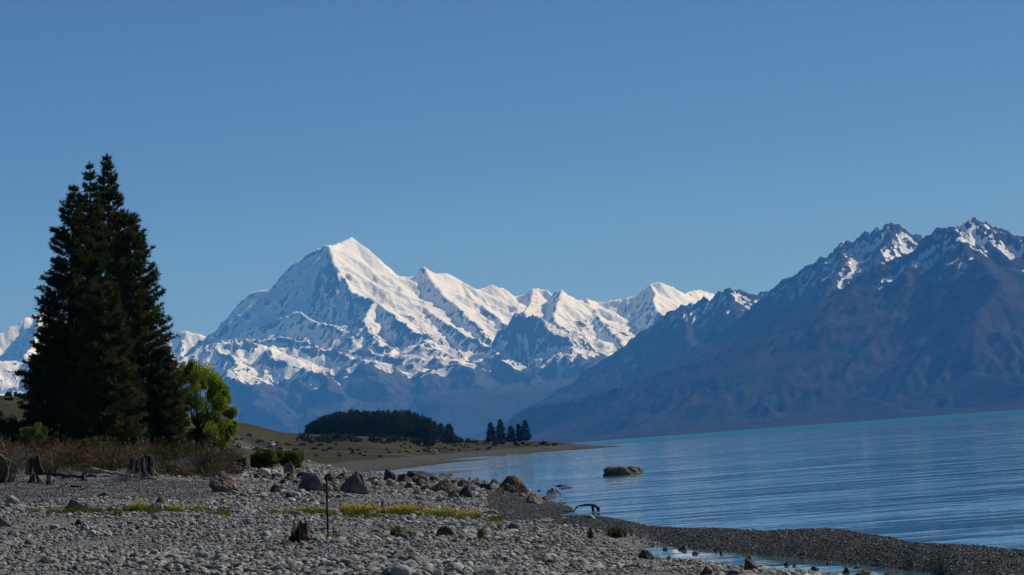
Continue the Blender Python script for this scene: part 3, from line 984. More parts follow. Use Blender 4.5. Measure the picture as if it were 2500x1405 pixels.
# ------------------------------------------------------------------ foliage builders
def leaf_material(name, cols, trans=0.0, gloss=0.1):
    mt, nt, b = mat(name)
    n = N(nt)
    t = n.attr('tint')
    col = n.ramp(t, [(i / (len(cols) - 1), c_) for i, c_ in enumerate(cols)])
    nt.links.new(col, b.inputs['Base Color'])
    b.inputs['Specular IOR Level'].default_value = gloss
    b.inputs['Roughness'].default_value = 0.7
    if trans > 0:
        tr = n.add('ShaderNodeBsdfTranslucent')
        nt.links.new(n.mix(0.5, col, n.mix(1.0, col, (0.9, 1.0, 0.35), 'MULTIPLY')), tr.inputs['Color'])
        mx = n.add('ShaderNodeMixShader')
        mx.inputs[0].default_value = trans
        nt.links.new(b.outputs[0], mx.inputs[1]); nt.links.new(tr.outputs[0], mx.inputs[2])
        nt.links.new(mx.outputs[0], nt.nodes['Material Output'].inputs['Surface'])
    return mt


def bark_material(name, a, b_):
    mt, nt, b = mat(name)
    n = N(nt)
    o = n.obj()
    st = n.noise(n.vmath('MULTIPLY', o, (6.0, 6.0, 1.2)), 1.6, 5, 0.65)
    nt.links.new(n.mix(n.step(st, 0.38, 0.66), a, b_), b.inputs['Base Color'])
    nt.links.new(n.bump(st, 0.06, 0.9), b.inputs['Normal'])
    return mt


def unit(v):
    return v / (np.linalg.norm(v, axis=-1, keepdims=True) + 1e-9)


def blades(P, D, size, k, width, rng, spread=0.8, tint=None):
    """Sprays of k thin triangles at points P pointing roughly along D."""
    n_ = len(P)
    size = np.broadcast_to(size, (n_,))
    dirs = unit(D[:, None, :] + rng.normal(0, spread, (n_, k, 3)))
    side = unit(np.cross(dirs, rng.normal(size=(n_, k, 3))))
    L_ = size[:, None, None] * rng.uniform(.6, 1.1, (n_, k, 1))
    base = P[:, None, :] + dirs * L_ * 0.05
    w_ = L_ * width
    tri = np.stack([base - side * w_, base + side * w_, base + dirs * L_], 2)
    V = tri.reshape(-1, 3)
    F = np.arange(len(V)).reshape(-1, 3)
    t = rng.random(n_) if tint is None else tint
    T = np.clip(np.repeat(t, k * 3) + rng.normal(0, .06, n_ * k * 3), 0, 1)
    return V, F, T


def leaves(P, size, rng, tint, droop=0.0):
    n_ = len(P)
    a = unit(rng.normal(size=(n_, 3)) + np.array([0, 0, -droop]))
    b = unit(np.cross(a, rng.normal(size=(n_, 3))))
    s = size * rng.uniform(.6, 1.25, (n_, 1))
    q = np.stack([P - a * s, P + b * s * .55, P + a * s, P - b * s * .55], 1)
    return q.reshape(-1, 3), np.arange(4 * n_).reshape(-1, 4), np.clip(np.repeat(tint, 4), 0, 1)


def tube(pts, radii, sides=6, rng=None, wob=0.0):
    pts = np.asarray(pts, float); n_ = len(pts)
    tang = unit(np.gradient(pts, axis=0))
    ref = np.array([0.0, 0.0, 1.0]) if abs(tang[0][2]) < .9 else np.array([1.0, 0.0, 0.0])
    V = []
    for i in range(n_):
        u = np.cross(tang[i], ref); u /= np.linalg.norm(u) + 1e-9
        w = np.cross(u, tang[i])
        for s_ in range(sides):
            a = 2 * math.pi * s_ / sides
            r = radii[i] * (1 + (rng.normal(0, wob) if rng is not None and wob else 0))
            V.append(pts[i] + r * (math.cos(a) * u + math.sin(a) * w))
    V.append(pts[0]); V.append(pts[-1])
    F = []
    for i in range(n_ - 1):
        for s_ in range(sides):
            a, b_ = i * sides + s_, i * sides + (s_ + 1) % sides
            F.append((a, b_, b_ + sides)); F.append((a, b_ + sides, a + sides))
    for s_ in range(sides):
        F.append((n_ * sides, (s_ + 1) % sides, s_))
        F.append((n_ * sides + 1, (n_ - 1) * sides + s_, (n_ - 1) * sides + (s_ + 1) % sides))
    return np.array(V), np.array(F)


def join(parts):
    V, F, o = [], [], 0
    for v, f in parts:
        V.append(v); F.append(np.asarray(f) + o); o += len(v)
    return np.concatenate(V), np.concatenate(F)


def curve_pts(a, b, n_, rng, wander):
    a, b = np.asarray(a, float), np.asarray(b, float)
    t = np.linspace(0, 1, n_)[:, None]
    L_ = np.linalg.norm(b - a)
    off = np.cumsum(rng.normal(0, 1, (n_, 3)), 0)
    off = off - off[0] - t * (off[-1] - off[0])
    return a + (b - a) * t + off * wander * L_ / math.sqrt(n_)


pine_leaf = leaf_material('dark_conifer_needles', [(0.012, 0.019, 0.007), (0.046, 0.056, 0.014), (0.12, 0.12, 0.03)], 0.25)
pine_bark = bark_material('conifer_bark', (0.02, 0.016, 0.012), (0.06, 0.047, 0.035))
willow_leaf = leaf_material('fresh_willow_leaf', [(0.08, 0.13, 0.010), (0.19, 0.25, 0.016), (0.32, 0.36, 0.03)], 0.5)
bush_leaf = leaf_material('bush_leaf', [(0.025, 0.045, 0.006), (0.075, 0.11, 0.013), (0.15, 0.18, 0.022)], 0.4)
far_leaf = leaf_material('far_conifer_needles', [(0.009, 0.020, 0.008), (0.020, 0.040, 0.014), (0.045, 0.068, 0.022)], 0.2)
far_bush = leaf_material('far_shrub_leaf', [(0.010, 0.014, 0.005), (0.032, 0.038, 0.011), (0.075, 0.075, 0.02)], 0.2)
scrub_leaf = leaf_material('rusty_scrub', [(0.020, 0.036, 0.006), (0.050, 0.060, 0.014), (0.085, 0.056, 0.027), (0.14, 0.070, 0.040), (0.18, 0.14, 0.11)], 0.25)
wood_grey = bark_material('grey_driftwood', (0.10, 0.095, 0.088), (0.42, 0.40, 0.37))
wood_dark = bark_material('dark_weathered_wood', (0.012, 0.010, 0.009), (0.10, 0.085, 0.07))
twig_mat = bark_material('grey_twig', (0.03, 0.026, 0.024), (0.10, 0.085, 0.078))


def conifer(px, top_y, base_y, Y, rmax, seed, label, whorls=34, per=9, tuft=.42, prof=.78, material=None, group=None, low=0.03, k=9, shape=None, bare=True, name='conifer_tree'):
    rng = np.random.default_rng(seed)
    B = at(px[1], base_y, Y)
    gz0 = gz(B[0:1], np.array([Y]))[0] if Y < 500 else B[2]
    T = at(px[0], top_y, Y)
    B[2] = gz0 - 0.1
    H = T[2] - B[2]
    axis = T - B
    t = empty(name, tuple(B))
    tag(t, label, 'tree', group)
    V, F = tube(np.stack([np.zeros(3), axis * .33, axis * .66, axis * .995]), [H * .018, H * .013, H * .007, .015], 8)
    mesh_obj('trunk', V, F, pine_bark, t, True)
    TP, TD, TS, TT, BR = [], [], [], [], []
    for w in range(whorls):
        u = low + (1 - low) * (w + rng.uniform(-.3, .3)) / whorls
        u = min(max(u, low), .985)
        R = rmax * ((1 - u) ** prof) * (shape(u) if shape else 1.0) + .12
        for b_ in range(per):
            az = rng.uniform(0, 2 * math.pi)
            Lb = R * rng.uniform(.62, 1.12)
            up = .15 + .75 * u * u + rng.normal(0, .08)
            d = np.array([math.cos(az), math.sin(az), 0])
            base = axis * u
            mid = base + d * Lb * .55 + np.array([0, 0, Lb * .55 * up * .6])
            tip = base + d * Lb + np.array([0, 0, Lb * (up * .75 + .12)])
            if bare and Lb > 1.0 and rng.random() < .4:
                BR.append(tube([base, mid, tip], [.012 + .02 * Lb / rmax, .02, .006], 4))
            n_ = max(3, int(Lb / tuft * 4.1))
            s_ = rng.uniform(.25, 1.0, n_) ** .7
            p = base + (mid - base) * (2 * s_ * (1 - s_))[:, None] + (tip - base) * (s_ * s_)[:, None]
            side = np.array([-d[1], d[0], 0])
            p = p + side * (rng.normal(0, .20, n_) * Lb * (1.05 - .6 * s_))[:, None] + rng.normal(0, .09, (n_, 3)) * tuft
            TP.append(p)
            TD.append(np.tile(d * .7 + np.array([0, 0, .75]), (n_, 1)) + side * rng.normal(0, .5, (n_, 1)))
            TS.append(tuft * rng.uniform(.7, 1.15, n_))
            TT.append(np.clip(rng.normal(.35, .16) + .35 * (s_ - .5) + rng.normal(0, .1, n_), 0, 1))  # tint rises towards branch tips, painting them as sunlit
    TP.append(axis + np.array([[0, 0, -.1], [0, 0, 0]])); TD.append(np.array([[0, 0, 3.], [0, 0, 3.]])); TS.append(np.array([tuft, tuft])); TT.append(np.array([.5, .5]))
    V, F, T_ = blades(np.concatenate(TP), np.concatenate(TD), np.concatenate(TS), k, .11, rng, .75, np.concatenate(TT))
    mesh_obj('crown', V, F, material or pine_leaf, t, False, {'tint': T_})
    if BR:
        v, f = join(BR)
        tag(mesh_obj('branches', v, f, pine_bark, t, True), kind='stuff')
    return t


conifer((262, 276), 382, 1082, 305, 5.4, 21, 'tallest of the clumped dark conifers, its spire standing highest', 54, 13, .38, .98, k=8, shape=lambda u: 1.0 + (1 - u) * .22 * math.sin(u * 21))
conifer((219, 226), 402, 1078, 301, 3.2, 22, 'slim dark conifer with the second highest tip of the clump', 48, 11, .36, .86, k=8, shape=lambda u: 1.0 + (1 - u) * .2 * math.sin(u * 25 + 1))
conifer((181, 160), 459, 1078, 300, 3.5, 23, 'dark conifer on the left side of the clump with the third highest tip', 44, 12, .38, .66, k=8, shape=lambda u: 1.0 + (1 - u) * .2 * math.sin(u * 23 + 2))
conifer((312, 352), 520, 1085, 298, 3.7, 24, 'right-hand conifer of the dark clump, branches sweeping out above the willow', 42, 11, .38, .62, k=8, shape=lambda u: 1.0 + (1 - u) * .25 * math.sin(u * 22 + 3))
conifer((122, 112), 800, 1075, 296, 2.3, 25, 'short dark conifer at the left foot of the clump', 24, 13, .36, .45, k=8)
conifer((250, 250), 700, 1084, 292, 3.3, 26, 'dark conifer in front of the clump, half its height', 34, 13, .38, .55, k=8)
conifer((400, 405), 850, 1090, 297, 1.7, 27, 'low dark conifer between the clump and the green willow', 22, 12, .36, .5, k=8)


def cloud(centres, radii, n_, rng, flat=1.0):
    """Points in the outer shell of many overlapping lobes."""
    i = rng.integers(0, len(centres), n_)
    d = unit(rng.normal(size=(n_, 3))) * (rng.random((n_, 1)) ** .45)
    return np.asarray(centres)[i] + d * np.asarray(radii)[i][:, None] * np.array([1, 1, flat]), i


def willow():
    rng = np.random.default_rng(31)
    Y = 312.0
    m_ = Y / FPX
    B = at(478, 1108, Y)
    B[2] = gz(B[0:1], np.array([Y]))[0] - .1
    t = empty('willow_tree', tuple(B))
    tag(t, 'bright yellow-green willow leaning out beside the dark conifers', 'tree')
    C, R = [], []
    outline = [(440, 905, 16), (470, 900, 20), (500, 915, 24), (528, 930, 22), (545, 955, 16), (470, 940, 28), (510, 955, 26), (540, 985, 18), (560, 1005, 14), (568, 1035, 10), (520, 1000, 26),
               (480, 990, 24), (455, 965, 18), (545, 1035, 18), (515, 1045, 24), (555, 1065, 10), (535, 1075, 15), (490, 1040, 24), (500, 1075, 20), (545, 1090, 8), (465, 1060, 18), (570, 1050, 6), (455, 1020, 16), (440, 1045, 14), (450, 915, 12)]
    for px, py, r in outline:
        for _ in range(4):
            q = at(px + rng.normal(0, r * .45), py + rng.normal(0, r * .45), Y + rng.normal(0, 1.1))
            C.append(q - B); R.append(r * m_ * rng.uniform(.45, .95))
    C, R = np.array(C), np.array(R)
    P, i = cloud(C, R, 70000, rng, 1.15)
    P[:, 2] -= np.abs(rng.normal(0, .12, len(P)))
    tint = np.clip(rng.normal(.5, .17, len(C))[i] + rng.normal(0, .12, len(P)), 0, 1)
    V, F, T_ = leaves(P, .072, rng, tint, 1.2)
    mesh_obj('crown', V, F, willow_leaf, t, False, {'tint': T_})
    tr = [tube(curve_pts((0, 0, 0), C[8] * .45, 6, rng, .05), np.linspace(.16, .09, 6), 7)]
    for j in range(0, len(C), 4):
        tr.append(tube(curve_pts(C[8] * .45 * rng.uniform(.5, 1), C[j], 6, rng, .08), np.linspace(.06, .012, 6), 5))
    v, f = join(tr)
    mesh_obj('trunk', v, f, pine_bark, t, True)


willow()


def bush(name, px, base_y, w, h, Y, seed, label, material=None, n_=7000, leaf=.07, pos=None, cat='shrub', group=None, lobes=26, tintm=.45, flat=1.0, stems=5):
    rng = np.random.default_rng(seed)
    B = np.array(pos) if pos is not None else at(px, base_y, Y)
    m_ = B[1] / FPX
    W, H = w * m_, h * m_
    t = empty(name, tuple(B))
    tag(t, label, cat, group)
    C = np.stack([rng.normal(0, .23, lobes) * W, rng.normal(0, .2, lobes) * W, np.abs(rng.normal(.42, .2, lobes)) * H], -1)
    C[:, 2] = np.minimum(C[:, 2], H * (1 - 1.5 * (C[:, 0] / W) ** 2) * .85)
    R = np.minimum(W, H) * rng.uniform(.13, .26, lobes)
    P, i = cloud(C, R, n_, rng)
    P[:, 2] = np.maximum(P[:, 2], .02)
    tint = np.clip(rng.normal(tintm, .16, lobes)[i] + rng.normal(0, .12, n_), 0, 1)
    V, F, T_ = leaves(P, leaf, rng, tint)
    mesh_obj('foliage', V, F, material or bush_leaf, t, False, {'tint': T_})
    if stems:
        v, f = join([tube(curve_pts((rng.normal(0, .05) * W, rng.normal(0, .05) * W, -.05), C[j], 4, rng, .06), np.linspace(.02, .006, 4) * W * .5, 4) for j in range(stems)])
        mesh_obj('stems', v, f, twig_mat, t, True)
    return t


bush('green_bush', 650, 1150, 80, 62, 288, 41, 'rounded dark green bush nearest the driftwood pile', n_=13000, pos=ground_at(648, 1149), tintm=.5)
bush('green_bush', 712, 1150, 84, 60, 300, 42, 'rounded bright green bush behind the upright tan rock', n_=13000, pos=ground_at(712, 1147), tintm=.68)
bush('leafy_shrub', 88, 1075, 66, 44, 288, 43, 'small yellow-green leafy shrub at the foot of the conifers', n_=3500, pos=at(88, 1078, 283), tintm=.8)
bush('dark_shrub', 28, 1075, 90, 62, 300, 44, 'dark olive shrub at the left edge below the hillside', n_=8000, pos=at(25, 1080, 296), tintm=.1, leaf=.08)
bush('dark_shrub', 8, 1010, 70, 60, 330, 46, 'tall dark shrub left of the conifers against the hill', n_=6000, pos=at(-5, 1062, 330), tintm=.05, leaf=.08)
bush('leafy_shrub', 225, 1090, 60, 30, 290, 45, 'low green leafy shrub in the shade in front of the conifers', n_=3000, pos=at(225, 1094, 284), tintm=.5)


def scrub():
    rng = np.random.default_rng(51)
    VV, FF, TT, o = [], [], [], 0
    n_ = 420
    X, Y = rng.uniform(-42, -14, n_), rng.uniform(243, 297, n_)
    qx = 1250 + FPX * X / Y
    ok = (qx > -80) & (qx < 545 - 0.6 * np.maximum(0, 262 - Y) * 4)
    X, Y = X[ok], Y[ok]
    Z = gz(X, Y)
    hue = np.clip(.50 + fbm(X / 3.2, Y / 6.0, 3, 510) * .8 + rng.normal(0, .24, len(X)), .0, 1)
    for x, y, z, hu in zip(X, Y, Z, hue):
        W, hh = rng.uniform(.45, 1.15), rng.uniform(.4, 1.15) + (rng.random() < .18) * rng.uniform(.2, .8)
        m_ = int(60 * W + 20)
        d = unit(rng.normal(size=(m_, 3)) * (1, 1, .9) + (0, 0, .35))
        d[:, 2] = np.abs(d[:, 2])
        p = d * np.array([W, W, hh]) * (rng.random((m_, 1)) ** .35) * (1 + .25 * rng.normal(size=(m_, 1))) + (x, y, z)
        v, f, t = blades(p, d + (0, 0, .5), rng.uniform(.14, .32, m_), 6, .11, rng, .6, np.clip(rng.normal(hu, .10, m_) + .12 * d[:, 2], 0, 1))  # upper sprays get a lighter tint: light on the tips put into colour
        VV.append(v); FF.append(f + o); TT.append(t); o += len(v)
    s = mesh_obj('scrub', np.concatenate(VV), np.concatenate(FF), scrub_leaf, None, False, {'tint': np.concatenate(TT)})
    tag(s, 'rusty brown and olive scrub covering the bank below the conifers', None, None, 'stuff')


scrub()


# ------------------------------------------------------------------ far shore vegetation
def grove():
    rng = np.random.default_rng(61)
    edge = [(752, 1040), (770, 1028), (800, 1015), (830, 1008), (870, 1004), (910, 1004), (950, 1004), (990, 1004), (1020, 1010), (1050, 1024), (1075, 1038), (1092, 1052)]
    ex, ey = np.array([e[0] for e in edge]), np.array([e[1] for e in edge])
    PP, DD, SS, TT = [], [], [], []
    for i in range(330):
        px = rng.uniform(752, 1090)
        top = np.interp(px, ex, ey)
        Y = rng.uniform(2300, 2372)
        g = far_at(px, 1071, 1900)
        B = at(px, 1066, Y); B[2] = fz(B[0:1], np.array([Y]))[0]
        T = at(px, top + rng.uniform(0, 1) ** 2 * 24 + rng.normal(0, 2.6), Y)
        H = max(T[2] - B[2], 2.5)
        hu = np.clip(rng.normal(.42, .24), 0, 1)
        m_ = 95
        u = rng.random(m_) ** .8
        r = (1 - u) ** .5 * (1.9 + .12 * H) * np.sqrt(rng.random(m_))
        a = rng.uniform(0, 6.28, m_)
        PP.append(np.stack([B[0] + r * np.cos(a), B[1] + r * np.sin(a), B[2] + u * H], -1))
        DD.append(np.stack([np.cos(a) * .9, np.sin(a) * .9, np.full(m_, .6)], -1))
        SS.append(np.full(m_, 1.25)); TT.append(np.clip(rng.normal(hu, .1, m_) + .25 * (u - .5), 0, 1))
    V, F, T_ = blades(np.concatenate(PP), np.concatenate(DD), np.concatenate(SS), 4, .20, rng, .5, np.concatenate(TT))
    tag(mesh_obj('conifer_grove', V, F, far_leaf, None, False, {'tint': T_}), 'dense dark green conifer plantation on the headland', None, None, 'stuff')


grove()
for i, (px, ty, by, r, lab) in enumerate((
        (1045, 1056, 1089, 3.3, 'small dark conifer standing alone on the grass below the grove'),
        (1098, 1037, 1084, 4.2, 'dark conifer standing at the right end of the grove'),
        (1199, 1033, 1079, 3.1, 'leftmost of the five conifers in a row on the headland'),
        (1222, 1026, 1079, 3.6, 'broad second conifer from the left in the headland row'),
        (1248, 1043, 1079, 3.1, 'shortest conifer, in the middle of the headland row'),
        (1267, 1037, 1078, 2.5, 'slim fourth conifer from the left in the headland row'),
        (1283, 1027, 1077, 3.2, 'rightmost conifer of the headland row, tall and pointed'))):
    Y_ = 2330 if i > 1 else 2180
    conifer((px - (by - ty) * .04, px + 2), ty, by + 1, Y_, r, 70 + i, lab, 20, 9, 1.0, .62, far_leaf, 'single conifers on the headland', k=5, bare=False)

rng = np.random.default_rng(81)
spots = []
for _ in range(64):     # bushes along the foot of the grove
    px = rng.uniform(735, 1160)
    spots.append((px, np.interp(px, [735, 800, 900, 1000, 1160], [1070, 1076, 1077, 1080, 1082]) + rng.normal(0, 3.5), rng.uniform(12, 36), rng.uniform(7, 17), rng.uniform(.35, .95), 0))
for _ in range(84):     # dark bushes dotted over the grass
    px = rng.uniform(575, 1350)
    lo = np.interp(px, [575, 650, 760, 900, 1100, 1350], [1052, 1065, 1072, 1084, 1088, 1084])
    hi = np.interp(px, [575, 700, 870, 1000, 1150, 1350], [1100, 1112, 1122, 1112, 1102, 1089])
    spots.append((px, rng.uniform(lo, hi), rng.uniform(3, 8) + 12 * rng.random() ** 3, rng.uniform(2.5, 6), rng.uniform(.1, .7), 1))
for _ in range(18):
    px = rng.uniform(1150, 1368)
    spots.append((px, np.interp(px, [1150, 1368], [1081, 1088]) + rng.normal(0, 1.5), rng.uniform(8, 20), rng.uniform(5, 9), .4, 0))
for _ in range(14):
    spots.append((rng.uniform(0, 70), rng.uniform(945, 1000), rng.uniform(8, 24), rng.uniform(6, 12), .15, 1))
for px, py, w, h, tm, kind in spots:
    g = far_at(px, py)
    bush('far_shrub', px, py, w, h, g[1], int(rng.integers(1e6)), ('olive shrub in the belt along the foot of the headland trees' if kind == 0 else ('small dark shrub dotted over the grass below the grove' if px > 760 else 'small dark shrub on the slope around the parking area' if px > 200 else 'small dark shrub on the brown hill left of the conifers')),
         far_bush, 130, .75 if w > 10 else .55, tuple(g - np.array([0, 0, .15])), 'shrub', 'shrubs along the grove foot' if kind == 0 else ('shrubs on the grass below the grove' if px > 760 else 'shrubs around the parking area' if px > 200 else 'shrubs on the left hill'), 8, tm, 1.0, 0)


# ------------------------------------------------------------------ weeds and flowers on the beach
weed_leaf = leaf_material('weed_leaf', [(0.04, 0.065, 0.008), (0.10, 0.13, 0.016), (0.19, 0.19, 0.04)], 0.35)
flower_mat = leaf_material('yellow_petal', [(0.50, 0.30, 0.01), (0.62, 0.42, 0.02), (0.75, 0.55, 0.05)], 0.2)
brown_weed = leaf_material('dry_weed', [(0.03, 0.02, 0.01), (0.07, 0.045, 0.02), (0.10, 0.09, 0.03)], 0.2)


def band_points(segs, n_, rng):
    """Ground points along a strip given as (x0, x1, y, half height, weight) in photograph pixels."""
    out = []
    W_ = np.array([s[4] * (s[1] - s[0]) for s in segs]); W_ = W_ / W_.sum()
    for s, w in zip(segs, W_):
        for _ in range(int(n_ * w)):
            out.append((rng.uniform(s[0], s[1]), s[2] + rng.normal(0, s[3])))
    out = np.array(out)
    # sight lines meet the ground: solve on the sampled mesh
    P = []
    for px, py in out:
        P.append(ground_at(px, py, 95, 260))
    return np.array(P)


def flowers():
    rng = np.random.default_rng(91)
    green = [(75, 160, 1256, 1.6, .8), (160, 215, 1255, 2, 1), (215, 330, 1254, 2.5, 1.3), (330, 390, 1252, 3, 1.2), (405, 500, 1253, 2.2, .8), (500, 560, 1257, 2.6, 1.1), (625, 720, 1257, 2, .5),
             (725, 800, 1258, 2.3, 1.2), (800, 900, 1260, 3, 1.5), (900, 1010, 1261, 3, 1.3), (1010, 1100, 1265, 3, 1), (1100, 1180, 1268, 2.5, .6), (1190, 1226, 1272, 2.5, 1.2)]
    yellow = [(318, 375, 1245, 2.6, .9), (412, 505, 1248, 2.0, .5), (720, 800, 1253, 1.5, .5), (838, 920, 1250, 3.0, 1.4), (920, 960, 1256, 3, .8), (960, 1020, 1250, 2.6, 2.0), (1030, 1110, 1257, 3, 1.0), (1110, 1170, 1263, 2.6, .8)]
    P = band_points(green, 2300, rng)
    cl = fbm(P[:, 0] / .9, P[:, 1] / 3.0, 3, 701)
    P = P[(cl + rng.normal(0, .15, len(P))) > -.12]
    n_ = len(P)
    hs = np.repeat(np.clip(.16 + .16 * fbm(P[:, 0] / 1.3, P[:, 1] / 3, 2, 705), .05, .4), 3)
    V, F, T_ = blades(np.repeat(P, 3, 0) + rng.normal(0, .06, (n_ * 3, 3)) * (1, 1, 0), np.tile([0, 0, 1.3], (n_ * 3, 1)), hs * rng.uniform(.6, 1.3, n_ * 3), 5, .13, rng, .7,
                      np.clip(np.repeat(rng.normal(.45, .25, n_), 3), 0, 1))
    tag(mesh_obj('green_weeds', V, F, weed_leaf, None, False, {'tint': T_}), 'strip of low green weeds crossing the stony beach', None, None, 'stuff')
    P = band_points(yellow, 620, rng)
    n_ = len(P)
    Q = np.repeat(P, 3, 0) + rng.normal(0, .09, (n_ * 3, 3)) * (1, 1, 0)
    Vs, Fs, Ts = blades(Q, np.tile([0, 0, 1.5], (n_ * 3, 1)), rng.uniform(.14, .24, n_ * 3), 4, .10, rng, .35)
    Q2 = Q + np.stack([np.zeros(n_ * 3), np.zeros(n_ * 3), rng.uniform(.12, .26, n_ * 3)], -1)
    Vf, Ff, Tf = leaves(Q2.repeat(2, 0) + rng.normal(0, .03, (n_ * 6, 3)), .030, rng, rng.random(n_ * 6))
    w = mesh_obj('yellow_wildflowers', Vf, Ff, flower_mat, None, False, {'tint': Tf})
    tag(w, 'yellow wildflowers blooming in a strip across the stony beach', None, None, 'stuff')
    tag(mesh_obj('flower_stalks', Vs, Fs, weed_leaf, w, False, {'tint': Ts}), kind='stuff')


flowers()


def weed(px, py, w, h, seed, label, n_=70, m_=None, name='weed_clump'):
    rng = np.random.default_rng(seed)
    B = ground_at(px, py)
    s = B[1] / FPX
    P = np.stack([rng.normal(0, .26, n_) * w * s, rng.normal(0, .26, n_) * w * s * 1.5, np.zeros(n_)], -1)
    hh = h * s * rng.uniform(.5, 1.1, n_)
    PP = P[:, None, :] + np.array([0, 0, 1]) * (hh[:, None, None] * np.linspace(.05, .8, 5)[None, :, None])
    V, F, T_ = blades(PP.reshape(-1, 3), np.tile([0, 0, 1.0], (n_ * 5, 1)), np.repeat(hh * .38, 5), 5, .10, rng, .7)
    o = mesh_obj(name, V, F, m_ or weed_leaf, None, False, {'tint': T_})
    o.location = B
    tag(o, label, 'weed')


weed(968, 1318, 26, 30, 101, 'upright bright green weed clump right of the dark stump', 60)
weed(995, 1318, 34, 22, 102, 'feathery low green weed joined to the right of the upright clump', 60)
weed(1176, 1320, 14, 26, 103, 'tall narrow green weed between the cobbles, middle foreground', 30)
weed(1219, 1300, 12, 18, 104, 'small pale green weed up the beach from the narrow one', 24)
weed(815, 1318, 26, 12, 105, 'low yellowish weed at the foot of the thin stake', 40)
weed(1442, 1318, 16, 24, 106, 'thin reddish dry weed left of the larger dry clump', 26, brown_weed)
weed(1505, 1316, 48, 24, 107, 'dark reddish dry weed clump at the edge of the gravel', 80, brown_weed)
weed(175, 1246, 30, 12, 109, 'green weed tuft beside the purple-grey boulder', 40)

# ------------------------------------------------------------------ boulders
def boulder_material(name, a, b_, lichen, spot=.5):
    mt, nt, b = mat(name)
    n = N(nt)
    p = n.obj()
    n1 = n.noise(p, 1.1, 6, 0.65)
    n2 = n.noise(p, 4.5, 5, 0.7)
    col = n.mix(n.step(n1, 0.36, 0.66), a, b_)
    col = n.mix(n.math('MULTIPLY', n.step(n2, 0.55, 0.7), spot), col, lichen)
    crack = n.vor(n.vmath('ADD', p, n.vmath('MULTIPLY', n.noise(p, 2.0, 3, 0.6, 'Color'), (0.8, 0.8, 0.8))), 1.6, 'DISTANCE_TO_EDGE')
    col = n.mix(n.math('MULTIPLY', n.step(crack, 0.035, 0.0), 0.6), col, (0.02, 0.018, 0.016))
    nt.links.new(col, b.inputs['Base Color'])
    h = n.math('ADD', n.math('MULTIPLY', n1, 0.6), n.math('MULTIPLY', n2, 0.4))
    nt.links.new(n.bump(n.math('ADD', h, n.math('MULTIPLY', n.step(crack, 0.0, 0.05), 0.25)), 0.16, 0.8), b.inputs['Normal'])
    return mt


BM = {
    'grey': boulder_material('grey_boulder', (0.11, 0.106, 0.10), (0.20, 0.19, 0.175), (0.27, 0.26, 0.235)),
    'tan': boulder_material('tan_boulder', (0.16, 0.12, 0.085), (0.28, 0.21, 0.15), (0.30, 0.27, 0.22)),
    'brown': boulder_material('brown_boulder', (0.085, 0.062, 0.045), (0.19, 0.135, 0.09), (0.23, 0.19, 0.15)),
    'dark': boulder_material('dark_boulder', (0.045, 0.042, 0.04), (0.10, 0.092, 0.084), (0.17, 0.155, 0.14)),
    'pale': boulder_material('pale_boulder', (0.28, 0.275, 0.26), (0.40, 0.39, 0.365), (0.45, 0.43, 0.39)),
    'wet': boulder_material('water_worn_boulder', (0.10, 0.085, 0.065), (0.22, 0.19, 0.14), (0.28, 0.25, 0.19)),
}


def boulder(px, by, w, h, key, seed, label, peak=0.0, taper=0.0, depth=.85, z=None, Y=None, cuts=11, sink=.25, sharp=60., group=None, name='boulder', flat=None):
    rng = np.random.default_rng(seed)
    if z is not None: B = onz(px, by, z)
    elif Y is not None: B = at(px, by, Y)
    else: B = ground_at(px, by)
    s = B[1] / FPX
    V, F = rock_shape(rng, 4 if w > 30 else 3, cuts, .42, .85, sharp, 0.07)
    V = V / np.abs(V).max(0)
    mn, mx = V.min(0), V.max(0)
    V = (V - mn) / (mx - mn)
    V[:, :2] -= .5
    if flat is not None:
        V[:, 2] = np.minimum(V[:, 2], flat + .05 * fbm(V[:, 0] * 3, V[:, 1] * 3, 3, seed % 50) - .12 * V[:, 0]) / flat
    tp = 1 - taper * V[:, 2]
    V[:, 0] = V[:, 0] * tp + peak * V[:, 2]
    V[:, 1] *= tp
    V = V * np.array([w * s, w * s * depth, h * s / (1 - sink)])
    V[:, 2] -= sink * h * s / (1 - sink)
    o = mesh_obj(name, V, F, BM[key], None, False)
    o.location = B
    tag(o, label, 'boulder', group)
    return o


